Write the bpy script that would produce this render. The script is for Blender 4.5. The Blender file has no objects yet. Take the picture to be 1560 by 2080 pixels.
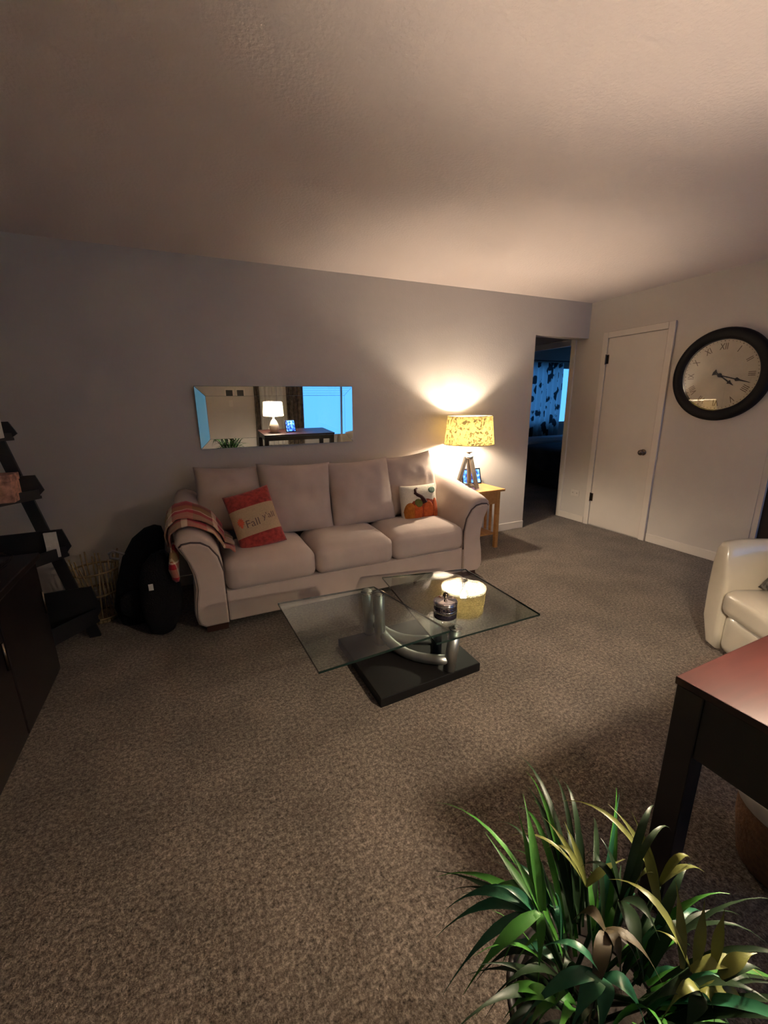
import bpy, bmesh, math, random
from mathutils import Vector, Matrix, noise
random.seed(7)
PI = math.pi
S = bpy.context.scene
COL = S.collection

# ---------------------------------------------------------------- camera
F_PX, YAW, PITCH, ROLL, CAM_H = 845.79, -0.4315, 0.2549, -0.0136, 1.4121
cy, sy, cp, sp = math.cos(YAW), math.sin(YAW), math.cos(PITCH), math.sin(PITCH)
FWD = Vector((-sy*cp, cy*cp, -sp)); RGT = Vector((cy, sy, 0)); UPV = RGT.cross(FWD)
cr, sr = math.cos(ROLL), math.sin(ROLL)
R2 = RGT*cr + UPV*sr; U2 = -RGT*sr + UPV*cr
cam = bpy.data.cameras.new('camera'); camo = bpy.data.objects.new('camera', cam); COL.objects.link(camo)
camo.matrix_world = Matrix(((R2.x, U2.x, -FWD.x, 0), (R2.y, U2.y, -FWD.y, 0), (R2.z, U2.z, -FWD.z, CAM_H), (0, 0, 0, 1)))
cam.sensor_fit = 'HORIZONTAL'; cam.sensor_width = 36; cam.lens = F_PX/1560*36; cam.clip_start = 0.02
S.camera = camo

# ---------------------------------------------------------------- world, exposure
SKY = (0.10, 0.39, 1.0); SKY_STRENGTH = 0.46
w = bpy.data.worlds.new('dusk_sky'); S.world = w; w.use_nodes = True
w.node_tree.nodes['Background'].inputs[0].default_value = (*SKY, 1)
w.node_tree.nodes['Background'].inputs[1].default_value = SKY_STRENGTH
S.view_settings.view_transform = 'Standard'; S.view_settings.look = 'None'
S.view_settings.exposure = 2.12; S.view_settings.gamma = 1; S.view_settings.use_curve_mapping = False
BULB_END, BULB_DESK = 300.0, 385.0
S.cycles.max_bounces = 7; S.cycles.diffuse_bounces = 4; S.cycles.glossy_bounces = 4; S.cycles.transmission_bounces = 4; S.cycles.transparent_max_bounces = 12
S.cycles.adaptive_threshold = 0.02; S.cycles.caustics_reflective = False; S.cycles.caustics_refractive = False
BULB_COL = (1.0, 0.84, 0.64)
def portal(name, loc, sx, sz, rotx):
    l = bpy.data.lights.new(name, 'AREA'); l.shape = 'RECTANGLE'; l.size = sx; l.size_y = sz
    l.cycles.is_portal = True
    o = bpy.data.objects.new(name, l); COL.objects.link(o); o.location = loc; o.rotation_euler = (rotx, 0, 0)
YB, XR, XL, YF, H = 3.5388, 4.1627, -1.40, -1.70, 2.44
portal('daylight_portal_window', (3.06, YF-0.06, 1.185), 1.84, 1.73, PI/2)
portal('daylight_portal_patio', (-0.80, YF-0.06, 1.05), 0.92, 1.96, PI/2)
portal('daylight_portal_bedroom', (6.815, 6.46, 1.52), 1.73, 1.12, -PI/2)

# ---------------------------------------------------------------- materials
MATS = {}
def srgb(r, g, b):
    f = lambda c: (c/255/12.92) if c/255 <= 0.04045 else ((c/255+0.055)/1.055)**2.4
    return (f(r), f(g), f(b))
def newmat(name):
    m = bpy.data.materials.new(name); m.use_nodes = True
    nt = m.node_tree; b = nt.nodes['Principled BSDF']
    MATS[name] = m
    return m, nt, b
def N(nt, t, **kw):
    n = nt.nodes.new(t)
    for k, v in kw.items(): setattr(n, k, v)
    return n
def mat(name, col, rough=0.6, metal=0.0, var=0.0, vscale=8.0, bump=0.0, bscale=60.0, stretch=None, spec=0.5, sheen=0.0, coat=0.0, detail=4.0):
    m, nt, b = newmat(name)
    L = nt.links.new
    b.inputs['Base Color'].default_value = (*col, 1); b.inputs['Roughness'].default_value = rough
    b.inputs['Metallic'].default_value = metal; b.inputs['Specular IOR Level'].default_value = spec
    if sheen: b.inputs['Sheen Weight'].default_value = sheen; b.inputs['Sheen Roughness'].default_value = 0.5
    if coat: b.inputs['Coat Weight'].default_value = coat; b.inputs['Coat Roughness'].default_value = 0.15
    if var or bump:
        tc = N(nt, 'ShaderNodeTexCoord'); mp = N(nt, 'ShaderNodeMapping')
        L(tc.outputs['Object'], mp.inputs['Vector'])
        if stretch: mp.inputs['Scale'].default_value = stretch
    if var:
        nz = N(nt, 'ShaderNodeTexNoise'); nz.inputs['Scale'].default_value = vscale; nz.inputs['Detail'].default_value = detail
        L(mp.outputs['Vector'], nz.inputs['Vector'])
        rp = N(nt, 'ShaderNodeValToRGB')
        rp.color_ramp.elements[0].position = 0.3; rp.color_ramp.elements[1].position = 0.7
        rp.color_ramp.elements[0].color = (*[c*(1-var) for c in col], 1)
        rp.color_ramp.elements[1].color = (*[min(1, c*(1+var)) for c in col], 1)
        L(nz.outputs['Fac'], rp.inputs['Fac']); L(rp.outputs['Color'], b.inputs['Base Color'])
    if bump:
        n2 = N(nt, 'ShaderNodeTexNoise'); n2.inputs['Scale'].default_value = bscale; n2.inputs['Detail'].default_value = 3
        L(mp.outputs['Vector'], n2.inputs['Vector'])
        bp = N(nt, 'ShaderNodeBump'); bp.inputs['Strength'].default_value = bump; bp.inputs['Distance'].default_value = 0.01
        L(n2.outputs['Fac'], bp.inputs['Height']); L(bp.outputs['Normal'], b.inputs['Normal'])
    return m
def wood(name, a, c, rough=0.45, scale=(3, 40, 40), coat=0.0):
    m, nt, b = newmat(name); L = nt.links.new
    tc = N(nt, 'ShaderNodeTexCoord'); mp = N(nt, 'ShaderNodeMapping'); mp.inputs['Scale'].default_value = scale
    nz = N(nt, 'ShaderNodeTexNoise'); nz.inputs['Scale'].default_value = 1.0; nz.inputs['Detail'].default_value = 5; nz.inputs['Distortion'].default_value = 0.6
    rp = N(nt, 'ShaderNodeValToRGB'); rp.color_ramp.elements[0].position = 0.3; rp.color_ramp.elements[1].position = 0.72
    rp.color_ramp.elements[0].color = (*a, 1); rp.color_ramp.elements[1].color = (*c, 1)
    L(tc.outputs['Object'], mp.inputs['Vector']); L(mp.outputs['Vector'], nz.inputs['Vector']); L(nz.outputs['Fac'], rp.inputs['Fac']); L(rp.outputs['Color'], b.inputs['Base Color'])
    b.inputs['Roughness'].default_value = rough
    if coat: b.inputs['Coat Weight'].default_value = coat; b.inputs['Coat Roughness'].default_value = 0.2
    return m
def clearglass(name, tint, base=0.04, rough=0.0, boost=1.0):
    m, nt, b = newmat(name); L = nt.links.new
    nt.nodes.remove(b); out = nt.nodes['Material Output']
    tr = N(nt, 'ShaderNodeBsdfTransparent'); tr.inputs[0].default_value = (*tint, 1)
    gl = N(nt, 'ShaderNodeBsdfGlossy'); gl.inputs['Roughness'].default_value = rough
    lw = N(nt, 'ShaderNodeLayerWeight'); lw.inputs[0].default_value = 0.5
    p = N(nt, 'ShaderNodeMath', operation='POWER'); p.inputs[1].default_value = 5
    mu = N(nt, 'ShaderNodeMath', operation='MULTIPLY_ADD'); mu.inputs[1].default_value = (1-base)*boost; mu.inputs[2].default_value = base
    mx = N(nt, 'ShaderNodeMixShader')
    L(lw.outputs['Facing'], p.inputs[0]); L(p.outputs[0], mu.inputs[0]); L(mu.outputs[0], mx.inputs[0])
    L(tr.outputs[0], mx.inputs[1]); L(gl.outputs[0], mx.inputs[2]); L(mx.outputs[0], out.inputs['Surface'])
    return m
def translucent(name, col, tcol, mix=0.5, fibres=0.0, pattern=None, lining=None):
    m, nt, b = newmat(name); L = nt.links.new
    nt.nodes.remove(b); out = nt.nodes['Material Output']
    d = N(nt, 'ShaderNodeBsdfDiffuse'); t = N(nt, 'ShaderNodeBsdfTranslucent'); mx = N(nt, 'ShaderNodeMixShader')
    d.inputs[0].default_value = (*col, 1); t.inputs[0].default_value = (*tcol, 1); mx.inputs[0].default_value = mix
    if lining:   # white lining on the inner face, linen outside
        ge = N(nt, 'ShaderNodeNewGeometry'); ml = N(nt, 'ShaderNodeMix', data_type='RGBA')
        ml.inputs['A'].default_value = (*col, 1); ml.inputs['B'].default_value = (*lining, 1)
        L(ge.outputs['Backfacing'], ml.inputs['Factor']); L(ml.outputs['Result'], d.inputs[0])
    if fibres:
        tc = N(nt, 'ShaderNodeTexCoord'); nz = N(nt, 'ShaderNodeTexNoise')
        nz.inputs['Scale'].default_value = 34; nz.inputs['Detail'].default_value = 2; nz.inputs['Distortion'].default_value = 1.2
        rp = N(nt, 'ShaderNodeValToRGB'); e = rp.color_ramp.elements
        e[0].position = 0.41; e[0].color = (*[c*(1-fibres) for c in tcol], 1); e[1].position = 0.49; e[1].color = (*tcol, 1)
        L(tc.outputs['Object'], nz.inputs['Vector']); L(nz.outputs['Fac'], rp.inputs['Fac']); L(rp.outputs['Color'], t.inputs[0])
    if pattern:
        tc = N(nt, 'ShaderNodeTexCoord'); mp = N(nt, 'ShaderNodeMapping'); mp.inputs['Scale'].default_value = pattern[1]
        vo = N(nt, 'ShaderNodeTexVoronoi'); vo.inputs['Scale'].default_value = 1; vo.inputs['Randomness'].default_value = 0.85
        nz = N(nt, 'ShaderNodeTexNoise'); nz.inputs['Scale'].default_value = 2.2; nz.inputs['Detail'].default_value = 3
        ad = N(nt, 'ShaderNodeMath', operation='MULTIPLY_ADD'); ad.inputs[1].default_value = 0.55
        rp = N(nt, 'ShaderNodeValToRGB'); rp.color_ramp.interpolation = 'EASE'; e = rp.color_ramp.elements
        e[0].position = 0.66; e[0].color = (*pattern[0], 1); e[1].position = 0.75; e[1].color = (*tcol, 1)
        L(tc.outputs['Object'], mp.inputs['Vector']); L(mp.outputs[0], vo.inputs['Vector']); L(mp.outputs[0], nz.inputs['Vector'])
        L(nz.outputs['Fac'], ad.inputs[0]); L(vo.outputs['Distance'], ad.inputs[2]); L(ad.outputs[0], rp.inputs['Fac'])
        L(rp.outputs['Color'], t.inputs[0]); L(rp.outputs['Color'], d.inputs[0])
    L(d.outputs[0], mx.inputs[1]); L(t.outputs[0], mx.inputs[2]); L(mx.outputs[0], out.inputs['Surface'])
    return m
def emit(name, col, s):
    m, nt, b = newmat(name)
    b.inputs['Base Color'].default_value = (*col, 1); b.inputs['Emission Color'].default_value = (*col, 1); b.inputs['Emission Strength'].default_value = s
    return m

mat('wall_paint', (0.56, 0.515, 0.475), 0.75, bump=0.12, bscale=90, spec=0.25)
mat('ceiling_paint', (0.76, 0.66, 0.625), 0.9, bump=0.35, bscale=70, spec=0.1)
mat('trim_white', (0.66, 0.60, 0.54), 0.45, var=0.03, vscale=5)
mat('door_white', (0.63, 0.575, 0.52), 0.5, var=0.03, vscale=3)
mat('sofa_fabric', (0.54, 0.435, 0.38), 0.9, var=0.05, vscale=7, bump=0.16, bscale=14, sheen=0.25, spec=0.1)
mat('sofa_seam', (0.10, 0.075, 0.07), 0.9)
mat('dark_wood', (0.013, 0.008, 0.007), 0.4, var=0.3, vscale=6, stretch=(1, 1, 8))
mat('foot_wood', (0.05, 0.015, 0.010), 0.4)
mat('black_wood', (0.006, 0.0055, 0.007), 0.5)
mat('espresso', (0.010, 0.007, 0.007), 0.4)
wood('mahogany_top', (0.014, 0.0026, 0.0018), (0.022, 0.0042, 0.0028), 0.45, (6, 60, 60), 0.0)
wood('oak', (0.42, 0.20, 0.06), (0.56, 0.29, 0.10), 0.4, (30, 4, 30))
wood('grey_wood', (0.10, 0.085, 0.075), (0.20, 0.175, 0.155), 0.6, (60, 60, 6))
mat('chrome', (0.75, 0.74, 0.72), 0.15, 1.0)
mat('brushed_steel', (0.42, 0.44, 0.43), 0.42, 1.0, var=0.05, vscale=20)
mat('dark_bronze', (0.18, 0.14, 0.11), 0.25, 1.0)
mat('black_fur', (0.008, 0.008, 0.009), 0.95, bump=0.8, bscale=120, spec=0.15)
mat('grey_strap', (0.16, 0.15, 0.15), 0.8)
mat('white_card', (0.72, 0.69, 0.63), 0.7, var=0.08, vscale=30)
mat('pink_box', (0.52, 0.27, 0.20), 0.6, var=0.55, vscale=35)
mat('white_leather', (0.66, 0.60, 0.49), 0.30, var=0.04, vscale=4, bump=0.05, bscale=30, coat=0.8)
mat('red_chenille', (0.34, 0.035, 0.030), 0.9, var=0.35, vscale=40, bump=0.35, bscale=90, sheen=0.2)
mat('burlap', (0.50, 0.36, 0.22), 0.9, var=0.1, vscale=120, bump=0.2, bscale=260)
mat('ink_brown', (0.16, 0.10, 0.085), 0.9)
mat('leaf_orange', (0.68, 0.13, 0.06), 0.9, var=0.2, vscale=40)
mat('hook_cream', (0.72, 0.66, 0.54), 0.95, bump=0.5, bscale=160, var=0.06, vscale=80)
mat('hook_orange', (0.46, 0.085, 0.014), 0.95, bump=0.5, bscale=160, var=0.22, vscale=40)
mat('hook_rust', (0.27, 0.035, 0.012), 0.95, bump=0.4, bscale=160)
mat('hook_ochre', (0.40, 0.125, 0.012), 0.95, bump=0.5, bscale=160, var=0.2, vscale=40)
mat('hook_brown', (0.045, 0.010, 0.010), 0.95)
mat('hook_green', (0.13, 0.14, 0.03), 0.95, bump=0.4, bscale=160)
mat('hook_teal', (0.09, 0.15, 0.11), 0.95, var=0.4, vscale=60)
mat('clock_black', (0.004, 0.0035, 0.004), 0.55, spec=0.25)
mat('clock_face', (0.62, 0.55, 0.42), 0.5, var=0.08, vscale=9)
mat('clock_ink', (0.13, 0.085, 0.05), 0.7)
mat('hand_black', (0.012, 0.008, 0.007), 0.5)
mat('outlet_white', (0.62, 0.57, 0.52), 0.4)
mat('slot_dark', (0.03, 0.03, 0.03), 0.6)
mat('mirror_silver', (0.90, 0.92, 0.92), 0.012, 1.0)
mat('mirror_edge', (0.25, 0.33, 0.33), 0.2, 0.3)
mat('screen_black', (0.008, 0.008, 0.010), 0.25)
mat('silver_jar', (0.72, 0.71, 0.74), 0.10, 1.0, var=0.2, vscale=14)
mat('jar_dark', (0.06, 0.05, 0.07), 0.18, 0.7)
mat('glass_edge', (0.010, 0.022, 0.018), 0.15)
mat('table_base', (0.006, 0.0055, 0.0055), 0.55, spec=0.2)
mat('leaf_green', (0.045, 0.17, 0.022), 0.48, spec=0.28, var=0.35, vscale=12)
mat('leaf_teal', (0.020, 0.10, 0.048), 0.36, spec=0.28, var=0.3, vscale=12)
mat('leaf_olive', (0.13, 0.14, 0.035), 0.42, spec=0.28, var=0.3, vscale=12)
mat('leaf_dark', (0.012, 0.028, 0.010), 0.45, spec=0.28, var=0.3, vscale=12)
mat('leaf_tan', (0.055, 0.042, 0.022), 0.55, spec=0.28, var=0.3, vscale=12)
mat('pot_dark', (0.03, 0.022, 0.018), 0.5)
mat('soil', (0.02, 0.013, 0.009), 0.95, bump=0.6, bscale=60)
mat('wicker', (0.22, 0.11, 0.05), 0.7, var=0.3, vscale=60, bump=0.5, bscale=90)
mat('straw', (0.26, 0.18, 0.085), 0.8, var=0.3, vscale=40)
mat('bedding_dark', (0.035, 0.03, 0.035), 0.9, var=0.4, vscale=6)
mat('bedding_pale', (0.55, 0.55, 0.58), 0.9)
MATS['white_leather'].node_tree.nodes['Principled BSDF'].inputs['Coat IOR'].default_value = 1.8
mat('patterned_grey', (0.22, 0.21, 0.20), 0.85, var=0.8, vscale=26)
mat('lamp_ceramic', (0.55, 0.48, 0.40), 0.3, bump=0.4, bscale=30)
mat('curtain_dark', (0.10, 0.075, 0.055), 0.9, var=0.6, vscale=14)
mat('rod_black', (0.01, 0.01, 0.01), 0.4)
clearglass('table_glass', (0.84, 0.89, 0.86), 0.085)
clearglass('window_glass', (0.96, 0.98, 0.98), 0.03)
clearglass('clock_glass', (0.95, 0.95, 0.95), 0.10)
clearglass('jar_glass', (0.90, 0.93, 0.93), 0.06)
translucent('shade_linen', (0.62, 0.47, 0.20), (0.108, 0.080, 0.027), 0.5, 0.80, lining=(0.86, 0.82, 0.72))
translucent('shade_cream', (0.75, 0.62, 0.42), (0.80, 0.66, 0.46), 0.55, lining=(0.86, 0.82, 0.74))
translucent('sheer_white', (0.75, 0.72, 0.66), (0.70, 0.70, 0.68), 0.35)
translucent('blind_white', (0.6, 0.58, 0.54), (0.80, 0.70, 0.52), 0.7)  # warm transmission colour takes some blue out of the light passing through
translucent('curtain_leaf', (0.42, 0.45, 0.46), (0.36, 0.42, 0.43), 0.55, pattern=((0.02, 0.03, 0.035), (6.5, 6.5, 4.6)))
emit('bulb_end', BULB_COL, BULB_END)
emit('bulb_desk', BULB_COL, BULB_DESK)

# carpet: mottled cut pile
m, nt, b = newmat('carpet'); L = nt.links.new
tc = N(nt, 'ShaderNodeTexCoord')
n1 = N(nt, 'ShaderNodeTexNoise'); n1.inputs['Scale'].default_value = 150; n1.inputs['Detail'].default_value = 3; n1.inputs['Roughness'].default_value = 0.7
n2 = N(nt, 'ShaderNodeTexNoise'); n2.inputs['Scale'].default_value = 3.2; n2.inputs['Detail'].default_value = 4
n3 = N(nt, 'ShaderNodeTexNoise'); n3.inputs['Scale'].default_value = 66; n3.inputs['Detail'].default_value = 2; n3.inputs['Roughness'].default_value = 0.6
r1 = N(nt, 'ShaderNodeValToRGB'); e = r1.color_ramp.elements
e[0].position = 0.37; e[0].color = (0.046, 0.035, 0.028, 1); e[1].position = 0.68; e[1].color = (0.325, 0.268, 0.222, 1)
x = r1.color_ramp.elements.new(0.525); x.color = (0.157, 0.124, 0.098, 1)
r2 = N(nt, 'ShaderNodeValToRGB'); e = r2.color_ramp.elements
e[0].position = 0.38; e[0].color = (0.80, 0.79, 0.78, 1); e[1].position = 0.62; e[1].color = (1.08, 1.07, 1.06, 1)
mx = N(nt, 'ShaderNodeMix', data_type='RGBA', blend_type='MULTIPLY'); mx.inputs['Factor'].default_value = 1
bp = N(nt, 'ShaderNodeBump'); bp.inputs['Strength'].default_value = 0.8; bp.inputs['Distance'].default_value = 0.012
for n in (n1, n2, n3): L(tc.outputs['Object'], n.inputs['Vector'])
av = N(nt, 'ShaderNodeMath', operation='MULTIPLY_ADD'); av.inputs[1].default_value = 0.55; hf = N(nt, 'ShaderNodeMath', operation='MULTIPLY'); hf.inputs[1].default_value = 0.5
L(n3.outputs['Fac'], hf.inputs[0]); L(n1.outputs['Fac'], av.inputs[0]); L(hf.outputs[0], av.inputs[2]); L(av.outputs[0], r1.inputs['Fac']); L(n2.outputs['Fac'], r2.inputs['Fac'])
L(r1.outputs['Color'], mx.inputs['A']); L(r2.outputs['Color'], mx.inputs['B']); L(mx.outputs['Result'], b.inputs['Base Color'])
L(av.outputs[0], bp.inputs['Height']); L(bp.outputs['Normal'], b.inputs['Normal'])
b.inputs['Roughness'].default_value = 1.0; b.inputs['Specular IOR Level'].default_value = 0.05
b.inputs['Sheen Weight'].default_value = 0.15

# tartan for the throw, woven over the UV map
m, nt, b = newmat('tartan'); L = nt.links.new
uv = N(nt, 'ShaderNodeUVMap'); sx = N(nt, 'ShaderNodeSeparateXYZ'); L(uv.outputs[0], sx.inputs[0])
def stripes(sock, stops):
    mu = N(nt, 'ShaderNodeMath', operation='FRACT'); L(sock, mu.inputs[0])
    r = N(nt, 'ShaderNodeValToRGB'); r.color_ramp.interpolation = 'CONSTANT'
    el = r.color_ramp.elements
    while len(el) < len(stops): el.new(0.5)
    for q, (p, c) in zip(el, stops): q.position = p; q.color = (*c, 1)
    L(mu.outputs[0], r.inputs[0]); return r.outputs[0]
RED, TAN, OLV, CRM, BRN = (0.42, 0.012, 0.03), (0.46, 0.30, 0.19), (0.26, 0.16, 0.02), (0.95, 0.78, 0.58), (0.16, 0.03, 0.015)
ca = stripes(sx.outputs[0], [(0, RED), (0.20, CRM), (0.27, TAN), (0.48, TAN), (0.55, RED), (0.74, CRM), (0.81, BRN)])
cb = stripes(sx.outputs[1], [(0, TAN), (0.25, RED), (0.40, CRM), (0.45, OLV), (0.70, BRN), (0.85, RED)])
mx = N(nt, 'ShaderNodeMix', data_type='RGBA'); mx.inputs['Factor'].default_value = 0.5
L(ca, mx.inputs['A']); L(cb, mx.inputs['B']); L(mx.outputs['Result'], b.inputs['Base Color'])
b.inputs['Roughness'].default_value = 0.95; b.inputs['Sheen Weight'].default_value = 0.2

# picture on the digital frames: a lit screen (gives off its own light)
def screen(name, s):
    m, nt, b = newmat(name); L = nt.links.new
    tc = N(nt, 'ShaderNodeTexCoord'); nz = N(nt, 'ShaderNodeTexNoise'); nz.inputs['Scale'].default_value = 26; nz.inputs['Detail'].default_value = 3
    r = N(nt, 'ShaderNodeValToRGB'); e = r.color_ramp.elements
    e[0].position = 0.36; e[0].color = (0.01, 0.012, 0.10, 1); e[1].position = 0.62; e[1].color = (0.25, 0.55, 1.0, 1)
    x = e.new(0.5); x.color = (0.03, 0.16, 0.80, 1)
    L(tc.outputs['Object'], nz.inputs['Vector']); L(nz.outputs['Fac'], r.inputs[0])
    L(r.outputs[0], b.inputs['Emission Color']); b.inputs['Emission Strength'].default_value = s
    b.inputs['Base Color'].default_value = (0.01, 0.01, 0.02, 1); b.inputs['Roughness'].default_value = 0.2
screen('screen_photo', 0.75)

# ---------------------------------------------------------------- helpers
def origin(o):
    v = Vector((0, 0, 0))
    while o is not None: v += o.location; o = o.parent
    return v
def obj(name, bm, mt, parent=None, smooth=False, world=True, loc=None):
    """link a bmesh as ONE object; world coords are shifted into the parent's (unrotated) frame"""
    me = bpy.data.meshes.new(name)
    if parent is not None and world:
        bmesh.ops.translate(bm, verts=bm.verts, vec=-origin(parent))
    elif loc is not None:
        bmesh.ops.translate(bm, verts=bm.verts, vec=-Vector(loc))
    bm.normal_update(); bm.to_mesh(me); bm.free()
    for mm in (mt if isinstance(mt, (list, tuple)) else [mt]): me.materials.append(MATS[mm])
    if smooth:
        for p in me.polygons: p.use_smooth = True
    o = bpy.data.objects.new(name, me); COL.objects.link(o)
    if parent is not None: o.parent = parent
    elif loc is not None: o.location = loc
    return o
def tag(o, label=None, cat=None, group=None, kind=None):
    if label: o['label'] = label
    if cat: o['category'] = cat
    if group: o['group'] = group
    if kind: o['kind'] = kind
    return o
def thing(name, label, cat, loc, group=None, rot=None):
    o = bpy.data.objects.new(name, None); COL.objects.link(o); o.location = loc; o.empty_display_size = 0.1
    if rot: o.rotation_euler = rot
    return tag(o, label, cat, group)
def box(bm, x0, x1, y0, y1, z0, z1, bev=0.0, seg=2):
    vs = [bm.verts.new((x, y, z)) for z in (z0, z1) for y in (y0, y1) for x in (x0, x1)]
    fs = [(0, 2, 3, 1), (4, 5, 7, 6), (0, 1, 5, 4), (2, 6, 7, 3), (0, 4, 6, 2), (1, 3, 7, 5)]
    new = [bm.faces.new([vs[i] for i in f]) for f in fs]
    if bev:
        ed = list({e for f in new for e in f.edges})
        bmesh.ops.bevel(bm, geom=ed, offset=bev, segments=seg, profile=0.5, affect='EDGES')
    return bm
def B(*a, **k): return box(bmesh.new(), *a, **k)
def lathe(bm, prof, c=(0, 0, 0), n=32, cap=True):
    rings = []
    for r, z in prof:
        rings.append([bm.verts.new((c[0]+r*math.cos(2*PI*i/n), c[1]+r*math.sin(2*PI*i/n), c[2]+z)) for i in range(n)])
    for a, b_ in zip(rings, rings[1:]):
        for i in range(n): bm.faces.new((a[i], a[(i+1) % n], b_[(i+1) % n], b_[i]))
    if cap:
        if prof[0][0] > 1e-6: bm.faces.new(list(reversed(rings[0])))
        if prof[-1][0] > 1e-6: bm.faces.new(rings[-1])
    return bm
def tube(bm, pts, r, n=10, rs=None, flat=1.0):
    pts = [Vector(p) for p in pts]; rings = []
    up = Vector((0, 0, 1))
    for i, p in enumerate(pts):
        t = (pts[min(i+1, len(pts)-1)] - pts[max(i-1, 0)]).normalized()
        s = t.cross(up)
        s = s.normalized() if s.length > 1e-4 else Vector((1, 0, 0))
        q = s.cross(t).normalized(); rr = rs[i] if rs else r
        rings.append([bm.verts.new(p + (s*math.cos(2*PI*k/n)*flat + q*math.sin(2*PI*k/n))*rr) for k in range(n)])
    for a, b_ in zip(rings, rings[1:]):
        for k in range(n): bm.faces.new((a[k], a[(k+1) % n], b_[(k+1) % n], b_[k]))
    bm.faces.new(list(reversed(rings[0]))); bm.faces.new(rings[-1])
    bmesh.ops.recalc_face_normals(bm, faces=bm.faces)
    return bm
def bar(bm, a, b_, wx, wy=None):
    """square bar between two points"""
    wy = wy or wx; a, b_ = Vector(a), Vector(b_); t = (b_-a).normalized()
    s = t.cross(Vector((0, 1, 0))); s = s.normalized() if s.length > 1e-4 else Vector((1, 0, 0)); q = s.cross(t)
    R = [[bm.verts.new(p + s*sx_*wx/2 + q*sq*wy/2) for sx_, sq in ((-1, -1), (1, -1), (1, 1), (-1, 1))] for p in (a, b_)]
    for k in range(4): bm.faces.new((R[0][k], R[0][(k+1) % 4], R[1][(k+1) % 4], R[1][k]))
    bm.faces.new(list(reversed(R[0]))); bm.faces.new(R[1])
    bmesh.ops.recalc_face_normals(bm, faces=bm.faces)
    return bm
def prism(bm, poly, axis, a, b_, bev=0.0):
    """extrude a 2-D outline along an axis: 'x' uses (y,z), 'y' uses (x,z), 'z' uses (x,y)"""
    mk = {'x': lambda p, t: (t, p[0], p[1]), 'y': lambda p, t: (p[0], t, p[1]), 'z': lambda p, t: (p[0], p[1], t)}[axis]
    r0 = [bm.verts.new(mk(p, a)) for p in poly]; r1 = [bm.verts.new(mk(p, b_)) for p in poly]; n = len(poly)
    fs = [bm.faces.new((r0[k], r0[(k+1) % n], r1[(k+1) % n], r1[k])) for k in range(n)]
    f0 = bm.faces.new(list(reversed(r0))); f1 = bm.faces.new(r1)
    bmesh.ops.recalc_face_normals(bm, faces=fs+[f0, f1])
    if bev:
        ed = list({e for f in (f0, f1) for e in f.edges})
        bmesh.ops.bevel(bm, geom=ed, offset=bev, segments=2, profile=0.5, affect='EDGES')
    return bm
def cushion_surf(u, v, w_, h_, t, pinch=0.06, power=2.6, lump=0.0, seed=0.0):
    """front surface of a stuffed pillow: u,v in -1..1 -> local x, y(depth), z"""
    x = w_/2*u*(1-pinch*(1-v*v)*abs(u)**3); z = h_/2*v*(1-pinch*(1-u*u)*abs(v)**3)
    d = t/2*max(0.0, (1-abs(u)**power))**0.5*max(0.0, (1-abs(v)**power))**0.5
    if lump:
        d *= 1 + lump*(noise.noise(Vector((u*2.1+seed, v*2.1, seed)))+0.5*noise.noise(Vector((u*5+seed, v*5, seed))))
    return Vector((x, d, z))
def cushion(bm, w_, h_, t, M, n=22, back=1.0, **k):
    idx = {}
    for side in (1, -1):
        for i in range(n+1):
            for j in range(n+1):
                u = math.sin((i/n-0.5)*PI)*0.35 + (2*i/n-1)*0.65; v = math.sin((j/n-0.5)*PI)*0.35 + (2*j/n-1)*0.65
                edge = i in (0, n) or j in (0, n)
                if side == -1 and edge: idx[(side, i, j)] = idx[(1, i, j)]; continue
                p = cushion_surf(u, v, w_, h_, t, **k); p.y *= -side*(1 if side == 1 else back)
                idx[(side, i, j)] = bm.verts.new(M @ p)
        for i in range(n):
            for j in range(n):
                q = [idx[(side, i, j)], idx[(side, i+1, j)], idx[(side, i+1, j+1)], idx[(side, i, j+1)]]
                bm.faces.new(q if side == 1 else list(reversed(q)))
    return bm
def patch(bm, outline, surf, M, off=0.004, rings=7):
    """thin applique that follows a pillow's front surface; outline in u,v (star-shaped)"""
    c = (sum(p[0] for p in outline)/len(outline), sum(p[1] for p in outline)/len(outline)); n = len(outline)
    def pt(u, v, o):
        p = surf(u, v); p.y = -(p.y+o); return M @ p
    R = []
    for k in range(rings+1):
        f = k/rings
        o = off if k < rings else 0.0
        R.append([bm.verts.new(pt(c[0]+(p[0]-c[0])*f, c[1]+(p[1]-c[1])*f, o)) for p in outline] if k else [bm.verts.new(pt(c[0], c[1], off))])
    for i in range(n): bm.faces.new((R[0][0], R[1][i], R[1][(i+1) % n]))
    for a, b_ in zip(R[1:], R[2:]):
        for i in range(n): bm.faces.new((a[i], b_[i], b_[(i+1) % n], a[(i+1) % n]))
    bmesh.ops.recalc_face_normals(bm, faces=bm.faces)
    return bm
def text_mesh(s, size, extr=0.0, align='CENTER'):
    cu = bpy.data.curves.new('txt', 'FONT'); cu.body = s; cu.size = size; cu.extrude = extr; cu.align_x = align; cu.align_y = 'CENTER'; cu.resolution_u = 3
    o = bpy.data.objects.new('txt', cu); COL.objects.link(o)
    me = bpy.data.meshes.new_from_object(o.evaluated_get(bpy.context.evaluated_depsgraph_get()))
    bm = bmesh.new(); bm.from_mesh(me); bpy.data.meshes.remove(me); bpy.data.objects.remove(o); bpy.data.curves.remove(cu)
    return bm
def struct(name, bm, mt, label, parent=None, loc=None):
    o = obj(name, bm, mt, parent, loc=loc)
    if parent is None: tag(o, label, kind='structure')
    return o

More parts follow.
